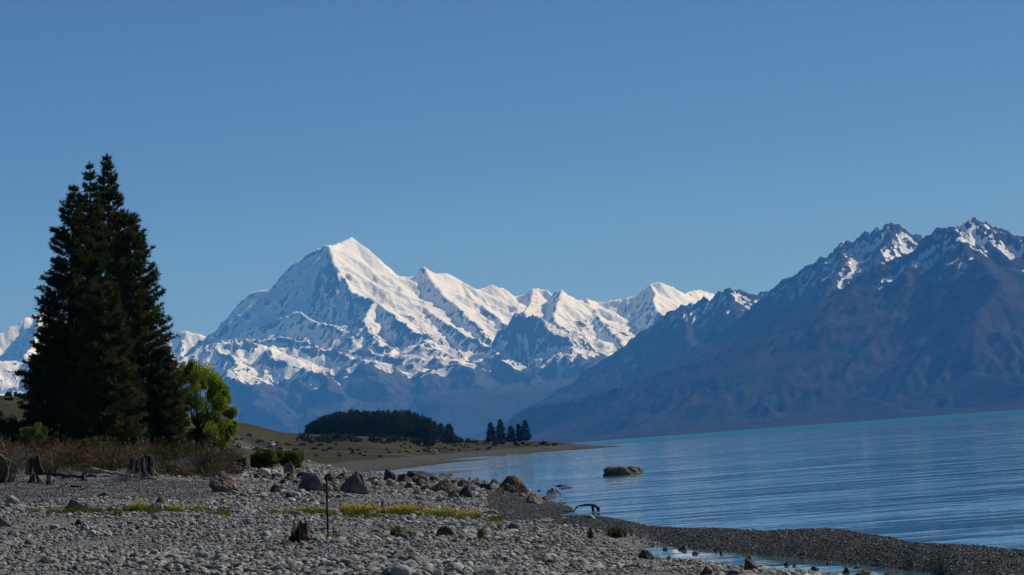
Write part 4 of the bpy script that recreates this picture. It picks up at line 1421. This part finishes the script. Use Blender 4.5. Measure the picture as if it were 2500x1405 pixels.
for q in [
    (549, 1202, 70, 42, 'tan', 1, 'big tan boulder alone on the gravel left of the boulder row', -.06, .35),
    (776, 1201, 94, 42, 'grey', 2, 'wide grey boulder with a peaked top left of the thin stake', -.14, .55),
    (861, 1205, 72, 46, 'grey', 3, 'largest grey boulder of the row, just right of the thin stake', .12, .40),
    (818, 1201, 38, 20, 'grey', 4, 'rounded grey boulder between the two largest ones', 0, .3),
    (954, 1176, 40, 27, 'dark', 5, 'pointed triangular boulder against the water', -.05, .75),
    (1030, 1169, 74, 18, 'dark', 6, 'long low black boulder lying at the water behind the row', -.05, .12),
    (988, 1181, 40, 21, 'brown', 7, 'brown boulder right of the pointed triangular one', 0, .4),
    (1021, 1180, 44, 18, 'brown', 8, 'brown boulder with a rusty right side in front of the long black one', .1, .4),
    (1080, 1203, 58, 29, 'brown', 9, 'large brown boulder in the middle of the shore row', -.04, .35),
    (1139, 1213, 40, 24, 'dark', 10, 'rounded dark grey boulder at the edge of the fine gravel', .02, .35),
    (1252, 1201, 68, 34, 'brown', 11, 'big square brown boulder at the water end of the row', 0, .12),
    (1107, 1221, 32, 18, 'tan', 12, 'reddish boulder in front of the large brown one', .05, .45),
    (1134, 1192, 40, 17, 'grey', 13, 'flat grey boulder behind the rounded dark one', -.05, .4),
    (1166, 1188, 29, 19, 'grey', 14, 'upright grey boulder near the square brown one', 0, .25),
    (1185, 1195, 30, 13, 'dark', 15, 'low dark boulder in front of the upright grey one', 0, .3),
    (1207, 1185, 26, 13, 'dark', 16, 'small black boulder touching the square brown one', 0, .35),
    (1305, 1230, 42, 22, 'tan', 18, 'tan boulder on the spit beside the pale wedge', .02, .3),
    (688, 1203, 52, 17, 'dark', 22, 'low dark slab left of the wide peaked boulder', -.1, .3),
    (636, 1169, 31, 15, 'brown', 23, 'dark brown boulder on the gravel below the green bushes', 0, .2),
    (710, 1160, 32, 29, 'tan', 24, 'upright tan rock in front of the bright green bush', -.12, .4),
    (684, 1158, 19, 14, 'pale', 25, 'small pale rock between the green bushes', -.1, .4),
    (651, 1154, 28, 11, 'tan', 26, 'flat pinkish rock below the dark green bush', 0, .3),
    (733, 1158, 16, 12, 'grey', 27, 'small grey rock right of the upright tan one', 0, .35),
    (750, 1171, 58, 18, 'dark', 28, 'broad dark boulder behind the peaked grey one', 0, .35),
    (806, 1183, 34, 24, 'dark', 29, 'black boulder behind the thin stake', -.05, .4),
    (836, 1174, 26, 16, 'brown', 30, 'brown boulder peeping out above the largest grey one', 0, .3),
    (706, 1217, 20, 13, 'dark', 31, 'small dark rock in front of the low dark slab', 0, .5),
    (930, 1190, 34, 16, 'grey', 46, 'grey boulder right of the largest one', 0, .4),
    (905, 1182, 26, 13, 'dark', 47, 'dark rock on the skyline between largest and triangular boulders', 0, .35),
    (1040, 1200, 26, 12, 'dark', 48, 'dark rock left of the large brown boulder', 0, .35),
    (1003, 1194, 30, 15, 'grey', 49, 'grey wedge in front of the brown rocks', -.1, .5),
    (190, 1247, 68, 24, 'grey', 32, 'broad purple-grey boulder beside the weeds, far left', -.06, .4),
    (32, 1237, 38, 23, 'pale', 33, 'pale rounded boulder near the left edge', 0, .35),
    (43, 1247, 34, 13, 'pale', 34, 'flat cream stone below the pale boulder at the left', 0, .3),
    (12, 1287, 38, 22, 'grey', 35, 'grey boulder cut by the left edge of the view', -.1, .4),
    (389, 1233, 26, 18, 'dark', 36, 'dark pointed rock above the left flower patch', .0, .6),
    (382, 1247, 32, 17, 'pale', 37, 'pale flat-faced rock behind the left flower patch', 0, .2),
    (193, 1289, 24, 18, 'dark', 38, 'dark pointed stone on the left foreground cobbles', -.05, .5),
    (207, 1300, 22, 16, 'pale', 39, 'pale cube-shaped stone on the left foreground cobbles', 0, .1),
    (380, 1269, 19, 14, 'pale', 40, 'small pale pointed stone below the left flower patch', 0, .5),
    (1093, 1316, 48, 26, 'brown', 41, 'brown-grey boulder in the middle foreground', -.08, .4),
    (1836, 1396, 36, 29, 'brown', 42, 'dark brown pointed boulder at the edge of the pool', -.08, .5),
    (1724, 1410, 40, 22, 'brown', 43, 'brown boulder cut by the bottom edge, left of the pool', 0, .3),
    (1577, 1365, 38, 19, 'dark', 44, 'dark flat boulder on the cobbles before the pool', .0, .3),
    (1667, 1350, 28, 17, 'grey', 45, 'grey rounded boulder at the left end of the pool', .05, .35),
    (1440, 1270, 24, 9, 'pale', 50, 'pale flat rock by the little inlet', .05, .3),
    (1330, 1275, 44, 8, 'grey', 51, 'long flat grey slab set in the gravel of the spit', 0, .1),
]:
    px, by, w, h, key, sd_, lab, pk, tp = q
    boulder(px, by + 1, w * 1.18, h * 1.2, key, 900 + sd_, lab, pk, tp * .8, sink=.36)

wr = boulder(1516, 1161, 124, 20, 'wet', 977, 'flat-topped boulder standing alone in the lake', .05, .25, .6, z=-.02, cuts=9, flat=.7, sink=.5)
boulder(1349, 1213, 56, 22, 'pale', 962, 'pale wedge-shaped boulder at the waterline', .10, .5, z=0.0, sink=.45)
boulder(1333, 1220, 24, 11, 'tan', 963, 'small tan rock at the foot of the pale wedge', 0, .3, z=0.0)
boulder(1287, 1211, 22, 9, 'grey', 964, 'small grey rock at the water beside the spit', 0, .3, z=0.02)
boulder(1372, 1188, 40, 5, 'dark', 965, 'thin dark slab just above the water, the farther of two', 0, .2, z=0.0, sink=.5)
boulder(1383, 1193, 34, 4, 'dark', 966, 'thin dark slab just above the water, the nearer of two', 0, .2, z=0.0, sink=.5)
boulder(1082, 1163, 18, 6, 'dark', 967, 'small dark rock in the water beyond the long black boulder', 0, .3, z=0.0, sink=.4)
boulder(1098, 1162, 22, 5, 'dark', 968, 'low dark rock in the water, farthest from the shore row', 0, .3, z=0.0, sink=.4)
boulder(1316, 1199, 12, 4, 'dark', 969, 'tiny dark rock in the shallows beside the square boulder', 0, .3, z=0.0, sink=.4)
boulder(1370, 1229, 10, 4, 'brown', 970, 'tiny brown rock in the shallows above the driftwood', 0, .3, z=0.0, sink=.4)
for i, (px, by, w, h, key, lab) in enumerate((
        (1625, 1345, 18, 9, 'brown', 'brown stone at the tip of the pool'), (1698, 1355, 26, 9, 'tan', 'tan stone lying in the upper pool'),
        (1748, 1350, 10, 12, 'grey', 'upright grey stone in the pool'), (1762, 1355, 14, 10, 'grey', 'grey stone right of the upright one in the pool'),
        (1922, 1383, 20, 10, 'dark', 'round dark stone in the middle of the pool'), (2023, 1381, 14, 8, 'dark', 'small black stone in the pool, farther right'),
        (1940, 1386, 16, 8, 'dark', 'dark stone beside the round one in the pool'), (2105, 1405, 52, 14, 'brown', 'rusty brown stone at the lower pool edge'),
        (2095, 1390, 34, 6, 'dark', 'long dark stone lying in the pool'), (2170, 1408, 42, 9, 'dark', 'dark wet stone at the bottom edge of the pool'),
        (1830, 1366, 20, 10, 'grey', 'flat grey stone at the far side of the pool'), (1990, 1398, 30, 16, 'grey', 'grey stone on the near side of the pool'),
        (2065, 1402, 24, 18, 'dark', 'dark rounded stone right of the grey one by the pool'))):
    boulder(px, by, w, h, key, 990 + i, lab, 0, .3, z=-.03, sink=.42, name='pool_stone')

rng = np.random.default_rng(1700)
for i in range(46):
    px = rng.uniform(640, 1285)
    lo = np.interp(px, [640, 760, 900, 1060, 1200, 1285], [1163, 1172, 1178, 1180, 1190, 1200])
    boulder(px, lo + abs(rng.normal(0, 9)), rng.uniform(14, 34), rng.uniform(9, 18), ['dark', 'brown', 'dark', 'grey', 'tan'][int(rng.integers(5))], 1710 + i,
            'small dark rock packed in among the big shore boulders', rng.normal(0, .08), .3, sink=.22, group='small rocks in the shore row', name='shore_rock')

# ------------------------------------------------------------------ stumps and driftwood
def stump(px, by, w, h, seed, label, roots=6, jag=.10, root_len=.9, P=None, flare=.75, mats=None, hollow=False, name='tree_stump', lean=(0, 0), splinters=4):
    rng = np.random.default_rng(seed)
    B = ground_at(px, by) if P is None else np.array(P)
    s = B[1] / FPX
    R, H = w * s / 2 * .86, h * s
    t = empty(name, tuple(B - np.array([0, 0, .04])))
    tag(t, label, 'stump')
    n_, m_ = 36, 14
    a = np.linspace(0, 2 * np.pi, n_, endpoint=False)
    p1, p2, p3 = rng.uniform(0, 6, 3)
    flute = 1 + .13 * np.sin(a * 4 + p1) + .08 * np.sin(a * 7 + p2) + .05 * np.sin(a * 13 + p3) + rng.normal(0, .03, n_)
    if hollow:
        topz = H * np.clip(.42 + .5 * np.abs(np.sin(a * 1.5 + .6)) ** 2 + rng.normal(0, .10, n_), .2, 1.05)
    else:
        topz = H * (1 - .10 * (1 + np.cos(a + p1)) + jag * (np.abs(np.sin(a * 3 + p2)) - .5) + rng.normal(0, jag * .25, n_))
    V = []
    for j in range(m_):
        v = j / (m_ - 1)
        rr = R * flute * (.92 + .08 * (1 - v)) * (1 + flare * (1 - v) ** 2.2 * (1 + .5 * np.sin(a * 4 + p1)))
        rr = rr * (1 + rng.normal(0, .015, n_))
        V.append(np.stack([rr * np.cos(a) + lean[0] * v * H, rr * np.sin(a) + lean[1] * v * H, v * topz], -1))
    ins = .74 if hollow else .86
    V.append(np.stack([R * ins * flute * np.cos(a) + lean[0] * H, R * ins * flute * np.sin(a) + lean[1] * H, topz - (.03 if hollow else .015)], -1))
    if hollow:
        V.append(np.stack([R * .6 * np.cos(a), R * .6 * np.sin(a), np.full(n_, H * .14)], -1))
    V = np.concatenate(V)
    rows = len(V) // n_
    F = []
    for j in range(rows - 1):
        for i in range(n_):
            b_, c_ = j * n_ + i, j * n_ + (i + 1) % n_
            F += [(b_, c_, c_ + n_), (b_, c_ + n_, b_ + n_)]
    V = np.vstack([V, V[-n_:].mean(0)])
    for i in range(n_):
        F.append(((rows - 1) * n_ + i, (rows - 1) * n_ + (i + 1) % n_, len(V) - 1))
    mw, mr = mats or (wood_dark, wood_grey)
    mesh_obj('trunk', V, np.array(F), mw, t, False)
    for r_ in range(roots):
        az = 2 * math.pi * (r_ + rng.uniform(-.3, .3)) / roots
        d = np.array([math.cos(az), math.sin(az), 0])
        L_ = R * (1 + root_len * rng.uniform(.6, 1.9))
        pts = [d * R * .7 + (0, 0, H * rng.uniform(.2, .42)), d * (R * 1.25) + (0, 0, H * .13), d * (R + L_ * .5) + rng.normal(0, .14, 3) * R + (0, 0, .04), d * (R + L_) + rng.normal(0, .25, 3) * R * (1, 1, .2)]
        v, f = tube(pts, [R * .22, R * .2, R * .12, R * .03], 6, rng, .2)
        mesh_obj('root', v, f, mr if rng.random() < .55 else mw, t, True)
    for q in range(splinters):
        az = rng.uniform(-2.6, -.2)
        d = np.array([math.cos(az), math.sin(az), 0])
        z0, z1 = H * rng.uniform(.05, .3), H * rng.uniform(.55, .98)
        pts = [d * R * 1.35 + (0, 0, z0), d * R * 1.08 + (0, 0, (z0 + z1) / 2) + rng.normal(0, .05, 3) * R, d * R * 1.0 + (lean[0] * z1, lean[1] * z1, z1)]
        v, f = tube(pts, [R * .10, R * .13, R * .03], 5, rng, .25)
        mesh_obj('splinter', v, f, mr, t, False)
    return t


stump(735, 1327, 44, 60, 1101, 'dark hollow splintered stump on the foreground cobbles', 7, .05, .9, hollow=True, flare=.8, splinters=6, mats=(bark_material('brown_stump', (0.022, 0.014, 0.010), (0.15, 0.09, 0.06)), bark_material('red_brown_wood', (0.05, 0.03, 0.022), (0.24, 0.15, 0.11))))
stump(86, 1160, 34, 48, 1102, 'squat flat-topped black stump at the left, among dead branches', 7, .04, splinters=2)
stump(334, 1170, 36, 58, 1103, 'left one of the two tall stumps, pale torn wood on its right', 8, .12, 1.5, lean=(.12, 0), splinters=7)
stump(369, 1164, 27, 56, 1104, 'right one of the two tall stumps, dark and straight', 7, .06, 1.3, splinters=3)
stump(277, 1152, 15, 28, 1105, 'small split grey stump left of the two tall ones', 3, .25, .5, mats=(wood_grey, wood_grey), splinters=3)
stump(592, 1146, 28, 27, 1106, 'dark broken stump behind the white driftwood pile', 6, .25, .9)
stump(118, 1186, 11, 34, 1107, 'narrow dark stump piece with a pale foot', 4, .25, .8, lean=(.1, 0))
stump(84, 1183, 24, 26, 1108, 'black upturned root lump below the squat stump', 9, .35, 1.1)
stump(935, 1246, 9, 28, 1109, 'slim grey post-like stub behind the flower strip', 2, .12, .4, mats=(wood_grey, wood_grey), flare=.3, splinters=1)
stump(205, 1178, 11, 22, 1110, 'small black stub beside the long driftwood log', 3, .25, .7)


def wood(name, pts, r0, r1, label, seed, m_=None, cat='driftwood', sides=6, Y=None, lift=0.02, group=None, twigs=0):
    """A branch or log laid along photograph points that rest on, or rise from, the ground."""
    rng = np.random.default_rng(seed)
    base = ground_at(*pts[0][:2]) if Y is None else at(pts[0][0], pts[0][1], Y)
    Yb = base[1]
    W_ = []
    for q in pts:
        W_.append(at(q[0], q[1], Yb + (q[2] if len(q) > 2 else 0.0)) - base)
    W_ = np.array(W_)
    t = np.linspace(0, len(W_) - 1, len(W_) * 4 - 3)
    P = np.stack([np.interp(t, range(len(W_)), W_[:, i]) for i in range(3)], -1)
    P[1:-1] += rng.normal(0, r0 * .35, (len(P) - 2, 3))
    parts = [tube(P, np.linspace(r0, r1, len(P)) * rng.uniform(.85, 1.15, len(P)), sides, rng, .1)]
    for _ in range(twigs):
        i = int(rng.integers(2, len(P)))
        e = P[i] + rng.normal(0, .35, 3) + (0, 0, .2)
        parts.append(tube(curve_pts(P[i], e, 4, rng, .1), np.linspace(r1 * .8, .006, 4), 4))
    v, f = join(parts)
    o = mesh_obj(name, v, f, m_ or wood_grey, None, True)
    o.location = base + np.array([0, 0, lift])
    tag(o, label, cat, group)
    return o


wood('driftwood_log', [(210, 1150), (232, 1149), (262, 1154), (285, 1160), (318, 1163), (338, 1163)], .13, .05, 'long grey log leading to the two tall stumps', 1201, Y=226)
wood('driftwood_log', [(118, 1160), (150, 1160), (175, 1162), (235, 1164)], .13, .09, 'straight dark log lying along the foot of the bank', 1202, wood_dark, Y=229)
wood('driftwood_log', [(330, 1176), (352, 1168), (380, 1171), (395, 1177)], .10, .05, 'pale bent root log in front of the two tall stumps', 1203)
wood('driftwood_log', [(385, 1168), (418, 1174), (455, 1180)], .10, .03, 'bleached log tapering to the right of the stumps', 1204)
wood('driftwood_branch', [(240, 1166), (262, 1164), (290, 1170), (312, 1174)], .06, .03, 'dark branch on the gravel below the long grey log', 1205, wood_dark)
wood('driftwood_branch', [(34, 1183), (52, 1177), (70, 1178), (84, 1188)], .05, .03, 'white arched branch on the gravel, far left', 1206)
wood('driftwood_branch', [(140, 1195), (168, 1178)], .055, .03, 'straight white stick slanting up on the gravel', 1207)
wood('driftwood_branch', [(192, 1200), (222, 1186)], .045, .025, 'thin white stick slanting over the dark log piece', 1208)
wood('driftwood_log', [(172, 1192), (186, 1189), (201, 1192)], .09, .06, 'short black log piece lying on the gravel', 1209, wood_dark)
wood('driftwood_log', [(212, 1196), (224, 1198), (239, 1207)], .07, .06, 'short pale log piece at the right of the white sticks', 1210)
wood('driftwood_branch', [(135, 1186), (150, 1192)], .03, .02, 'short grey twig near the narrow stump piece', 1214)
wood('dead_branch', [(15, 1184), (19, 1155), (25, 1128), (0, 1112), (-20, 1104)], .055, .025, 'bent dead branch standing up at the left edge', 1211, twigs=8)
wood('dead_branch', [(0, 1178), (26, 1170), (50, 1166), (76, 1162)], .05, .02, 'grey dead branch lying at the left edge below the stump', 1212, twigs=10)
wood('dead_branch', [(60, 1170), (40, 1140), (20, 1110), (5, 1090)], .035, .012, 'thin dead bough rising over the scrub at the left', 1213, twigs=14)
wood('dead_branch', [(112, 1160), (120, 1140), (128, 1133), (131, 1150)], .03, .015, 'hooked grey twig right of the squat stump', 1216, twigs=5)


def twiggy(px, by, w, h, seed, label, n_, m_, r=.018, name='dead_shrub', cat='shrub', lean=0.0, Y=None):
    rng = np.random.default_rng(seed)
    B = ground_at(px, by) if Y is None else at(px, by, Y)
    s = B[1] / FPX
    parts = []
    for _ in range(n_):
        b_ = np.array([rng.normal(0, .12) * w * s, rng.normal(0, .2) * w * s, -.03])
        e = np.array([rng.uniform(-.5, .5) * w * s + lean * w * s, rng.normal(0, .3) * w * s, h * s * rng.uniform(.35, 1.0)])
        e[2] *= max(.3, 1 - 1.6 * ((e[0] - lean * w * s) / (w * s)) ** 2)
        P = curve_pts(b_, e, 5, rng, .12)
        parts.append(tube(P, np.linspace(r, r * .35, 5) * rng.uniform(.6, 1.2), 3))
        for _k in range(3):
            i = int(rng.integers(1, 5))
            parts.append(tube(np.stack([P[i], P[i] + rng.normal(0, .16, 3) + (0, 0, .12), P[i] + rng.normal(0, .2, 3) + (0, 0, .3)]), [r * .4, r * .3, r * .15], 3))
    v, f = join(parts)
    o = mesh_obj(name, v, f, m_, None, False)
    o.location = B
    tag(o, label, cat)
    return o


twiggy(505, 1164, 80, 58, 1301, 'leafless dark twiggy shrub between the brush pile and the tan boulder', 260, twig_mat, .014)
twiggy(448, 1164, 52, 42, 1302, 'heap of pale bleached brushwood right of the stumps', 90, wood_grey, .020, 'brushwood_pile', 'driftwood', .05)
twiggy(12, 1180, 80, 74, 1303, 'tangle of grey dead twigs at the left edge', 150, twig_mat, .014)
twiggy(165, 1172, 60, 14, 1305, 'flat scatter of pale dead sticks at the foot of the bank', 40, wood_grey, .022, 'driftwood_sticks', 'driftwood')
twiggy(300, 1176, 70, 16, 1306, 'tangle of bleached sticks left of the two tall stumps', 45, wood_grey, .022, 'driftwood_sticks', 'driftwood')
twiggy(140, 1162, 50, 22, 1304, 'low grey dead twigs right of the squat stump', 60, twig_mat, .012)


def drift_pile():
    rng = np.random.default_rng(1401)
    specs = [((545, 1146), (566, 1139), (588, 1143)), ((548, 1151), (572, 1148), (603, 1150)), ((552, 1143), (570, 1135), (577, 1131)), ((585, 1149), (600, 1141), (612, 1150)), ((556, 1155), (575, 1152), (590, 1155))]
    labs = ['white arched branch at the left of the driftwood pile', 'longest white log of the driftwood pile', 'short white branch slanting up in the driftwood pile', 'bent white root at the right of the driftwood pile', 'lowest white branch of the driftwood pile']
    for i, (p_, l_) in enumerate(zip(specs, labs)):
        wood('driftwood_branch', p_, .075, .05, l_, 1410 + i, Y=258 + i)
    boulder(570, 1150, 34, 24, 'grey', 1420, 'grey rock in the middle of the white driftwood pile', -.02, .6, Y=260)


drift_pile()


def stake():
    rng = np.random.default_rng(1501)
    B = ground_at(801, 1319)
    T = at(797, 1158, B[1]) - B
    t = empty('wooden_stake', tuple(B))
    tag(t, 'thin dark rusty stake standing upright on the beach', 'stake')
    v, f = tube(curve_pts((0, 0, -.1), T, 14, rng, .006), np.full(14, .032) * rng.uniform(.85, 1.15, 14), 7, rng, .08)
    mesh_obj('shaft', v, f, stake_mat, t, False)
    for z_ in (.22, .37, .62):
        v, f = tube(np.stack([T * z_ - (0, 0, .03), T * z_ + (0, 0, .03)]), [.042, .040], 8, rng, .1)
        mesh_obj('knot', v, f, stake_mat, t, False)
    B = ground_at(890, 1266)
    v, f = tube(curve_pts((0, 0, -.05), at(888, 1236, B[1]) - B, 6, rng, .01), np.full(6, .016), 5)
    o = mesh_obj('thin_stick', v, f, stake_mat, None, False)
    o.location = B
    tag(o, 'short thin stick standing in the yellow flowers', 'stick')


stake_mat = bark_material('rusty_stake', (0.035, 0.02, 0.013), (0.11, 0.06, 0.035))
stake()


def snag():
    """The arched drift root lying in the shallows."""
    rng = np.random.default_rng(1601)
    B = onz(1420, 1250, 0.0)
    t = empty('driftwood_snag', tuple(B))
    tag(t, 'arched dark driftwood root standing in the shallow water', 'driftwood')
    g = lambda px, py, dy=0.0: at(px, py, B[1] + dy) - B
    v, f = tube(np.array([g(1372, 1249.5), g(1388, 1249), g(1401, 1248), g(1405, 1242), g(1411, 1236), g(1422, 1235), g(1432, 1233), g(1446, 1234)]), [.015, .035, .04, .045, .045, .055, .06, .075], 7, rng, .2)
    mesh_obj('branch', v, f, wood_drk2, t, True)
    v, f = tube(np.array([g(1446, 1233), g(1447, 1239), g(1448, 1246), g(1449, 1252)]), [.08, .10, .08, .09], 7, rng, .3)
    mesh_obj('root', v, f, wood_drk2, t, True)
    v, f = tube(np.array([g(1446, 1234), g(1455, 1236), g(1460, 1242), g(1461, 1251)]), [.09, .11, .09, .07], 7, rng, .3)
    mesh_obj('root', v, f, wood_drk2, t, True)


wood_drk2 = bark_material('wet_driftwood', (0.03, 0.022, 0.016), (0.16, 0.13, 0.10))
snag()

# ------------------------------------------------------------------ roads and vehicles on the far shore
def strip(name, pts, width, m_, lift=.25):
    P = []
    for px, py in pts:
        P.append(far_at(px, py))
    P = np.array(P)
    t = np.linspace(0, len(P) - 1, len(P) * 8)
    C = np.stack([np.interp(t, range(len(P)), P[:, i]) for i in range(3)], -1)
    tg = unit(np.gradient(C[:, :2], axis=0))
    nn = np.stack([-tg[:, 1], tg[:, 0]], -1)
    rows = []
    for s_ in np.linspace(-.5, .5, 5):
        xy = C[:, :2] + nn * width * s_
        rows.append(np.column_stack([xy, fz(xy[:, 0], xy[:, 1]) + lift]))
    V = np.stack(rows, 1).reshape(-1, 3)
    o = mesh_obj(name, V, grid_faces(5, len(C)), m_, None, True)
    return tag(o, kind='structure')


rmat, rnt, rb = mat('pale_gravel_road')
n_ = N(rnt)
rnt.links.new(n_.mix(n_.noise(n_.pos(), .6, 4), (0.12, 0.115, 0.105), (0.20, 0.19, 0.17)), rb.inputs['Base Color'])
strip('track', [(800, 1106), (850, 1107), (900, 1110), (950, 1112), (1010, 1115)], 3.0, rmat)
strip('road', [(622, 1100), (640, 1098), (660, 1098), (676, 1100)], 24.0, rmat)


def simple_mat(name, col, rough=.4, spec=.5):
    m_, nt, b = mat(name)
    n = N(nt)
    nt.links.new(n.mix(n.noise(n.obj(), 3.0, 3), col, tuple(c_ * .85 for c_ in col)), b.inputs['Base Color'])
    b.inputs['Roughness'].default_value = rough
    b.inputs['Specular IOR Level'].default_value = spec
    return m_


paint_white, paint_dark, paint_grey = simple_mat('white_paint', (0.78, 0.78, 0.77)), simple_mat('dark_paint', (0.025, 0.028, 0.035)), simple_mat('grey_paint', (0.09, 0.095, 0.10))
glass_m, tyre_m, red_m = simple_mat('dark_glass', (0.02, 0.024, 0.028), .1), simple_mat('tyre', (0.02, 0.02, 0.02), .9), simple_mat('red_lamp', (0.25, 0.02, 0.02))


def profile_body(prof, width, tuck=.0):
    """Extrude a side profile (y, z) across the width, tucking in the upper part."""
    P = np.array(prof); n_ = len(P)
    zmax = P[:, 1].max()
    V = []
    for s_ in (-1, -.86, .86, 1):
        k_ = 1.0 if abs(s_) < .9 else .94
        c_ = P.mean(0)
        Q = c_ + (P - c_) * k_
        inset = 1 - tuck * np.clip((Q[:, 1] - zmax * .5) / (zmax * .5), 0, 1)
        V.append(np.stack([s_ * width / 2 * inset, Q[:, 0], Q[:, 1]], -1))
    V = np.concatenate(V)
    F = []
    for j in range(3):
        for i in range(n_):
            a, b_ = j * n_ + i, j * n_ + (i + 1) % n_
            F += [(a, b_, b_ + n_), (a, b_ + n_, a + n_)]
    for j, fl in ((0, True), (3, False)):
        c_ = V[j * n_:(j + 1) * n_].mean(0); V = np.vstack([V, c_]); ci = len(V) - 1
        for i in range(n_):
            a, b_ = j * n_ + i, j * n_ + (i + 1) % n_
            F.append((ci, b_, a) if fl else (ci, a, b_))
    return V, np.array(F)


def quad_part(name, pts, m_, parent):
    return mesh_obj(name, pts, [(0, 1, 2, 3)], m_, parent)


def wheel(parent, x, y, r, w=.2):
    wn_ = empty('wheel', (x, y, r)); wn_.parent = parent
    v, f = tube(np.array([(-w / 2, 0, 0), (w / 2, 0, 0)]), [r, r], 14)
    mesh_obj('tyre', v, f, tyre_m, wn_)
    v, f = tube(np.array([(-w / 2 - .01, 0, 0), (w / 2 + .01, 0, 0)]), [r * .55, r * .55], 10)
    mesh_obj('rim', v, f, paint_grey, wn_)


def vehicle(kind, px, py, rz, body, label, name):
    g = far_at(px, py)
    t = empty(name, (g[0], g[1], g[2] + .12), rz)
    tag(t, label, 'van' if kind == 'van' else 'car')
    if kind == 'van':
        L_, W_, H_ = 4.9, 1.95, 2.35
        prof = [(-2.4, .45), (-2.45, 1.0), (-2.4, 2.1), (-2.2, 2.33), (1.0, 2.35), (1.4, 2.2), (1.95, 1.35), (2.4, 1.1), (2.48, .7), (2.4, .42)]
    else:
        L_, W_, H_ = 4.3, 1.8, 1.5
        prof = [(-2.1, .4), (-2.15, .85), (-1.95, 1.05), (-1.5, 1.45), (-.2, 1.52), (.5, 1.4), (1.1, 1.0), (1.95, .85), (2.15, .65), (2.1, .36)]
    v, f = profile_body(prof, W_, .12)
    mesh_obj('body', v, f, body, t, False)
    hw = W_ / 2 * .78
    if kind == 'van':
        quad_part('rear_window', [(-hw, -2.47, 1.35), (hw, -2.47, 1.35), (hw * .93, -2.43, 2.0), (-hw * .93, -2.43, 2.0)], glass_m, t)
        quad_part('windscreen', [(-hw, 2.02, 1.34), (hw, 2.02, 1.34), (hw * .92, 1.50, 2.13), (-hw * .92, 1.50, 2.13)], glass_m, t)
        for s_ in (-1, 1):
            quad_part('side_window', [(s_ * .955, -1.6, 1.4), (s_ * .955, 1.2, 1.4), (s_ * .90, 1.0, 2.0), (s_ * .90, -1.6, 2.0)], glass_m, t)
            quad_part('tail_light', [(s_ * .9, -2.47, .8), (s_ * .75, -2.47, .8), (s_ * .75, -2.47, 1.2), (s_ * .9, -2.47, 1.2)], red_m, t)
    else:
        quad_part('rear_window', [(-hw, -1.98, 1.07), (hw, -1.98, 1.07), (hw * .9, -1.58, 1.42), (-hw * .9, -1.58, 1.42)], glass_m, t)
        quad_part('windscreen', [(-hw, 1.12, 1.03), (hw, 1.12, 1.03), (hw * .9, .55, 1.41), (-hw * .9, .55, 1.41)], glass_m, t)
        for s_ in (-1, 1):
            quad_part('side_window', [(s_ * .90, -1.3, 1.02), (s_ * .90, .8, 1.02), (s_ * .83, .3, 1.38), (s_ * .83, -1.2, 1.4)], glass_m, t)
            quad_part('headlight', [(s_ * .8, 2.16, .62), (s_ * .55, 2.17, .62), (s_ * .55, 2.15, .78), (s_ * .8, 2.14, .78)], paint_white, t)
    r = .34
    for x in (-W_ / 2 + .08, W_ / 2 - .08):
        for y in (-1.35, 1.4):
            wheel(t, x, y, r)
    return t


vehicle('van', 1063, 1112, rad(8), paint_white, 'white van parked on the far beach below the grass', 'parked_van')
vehicle('van', 663, 1092, rad(-150), paint_white, 'white van above the grey parking area on the hillside', 'parked_van')
vehicle('car', 626, 1101, rad(75), paint_dark, 'dark car at the left end of the parking area', 'parked_car')
vehicle('car', 682, 1101, rad(80), paint_grey, 'dark grey car at the right end of the parking area', 'parked_car')
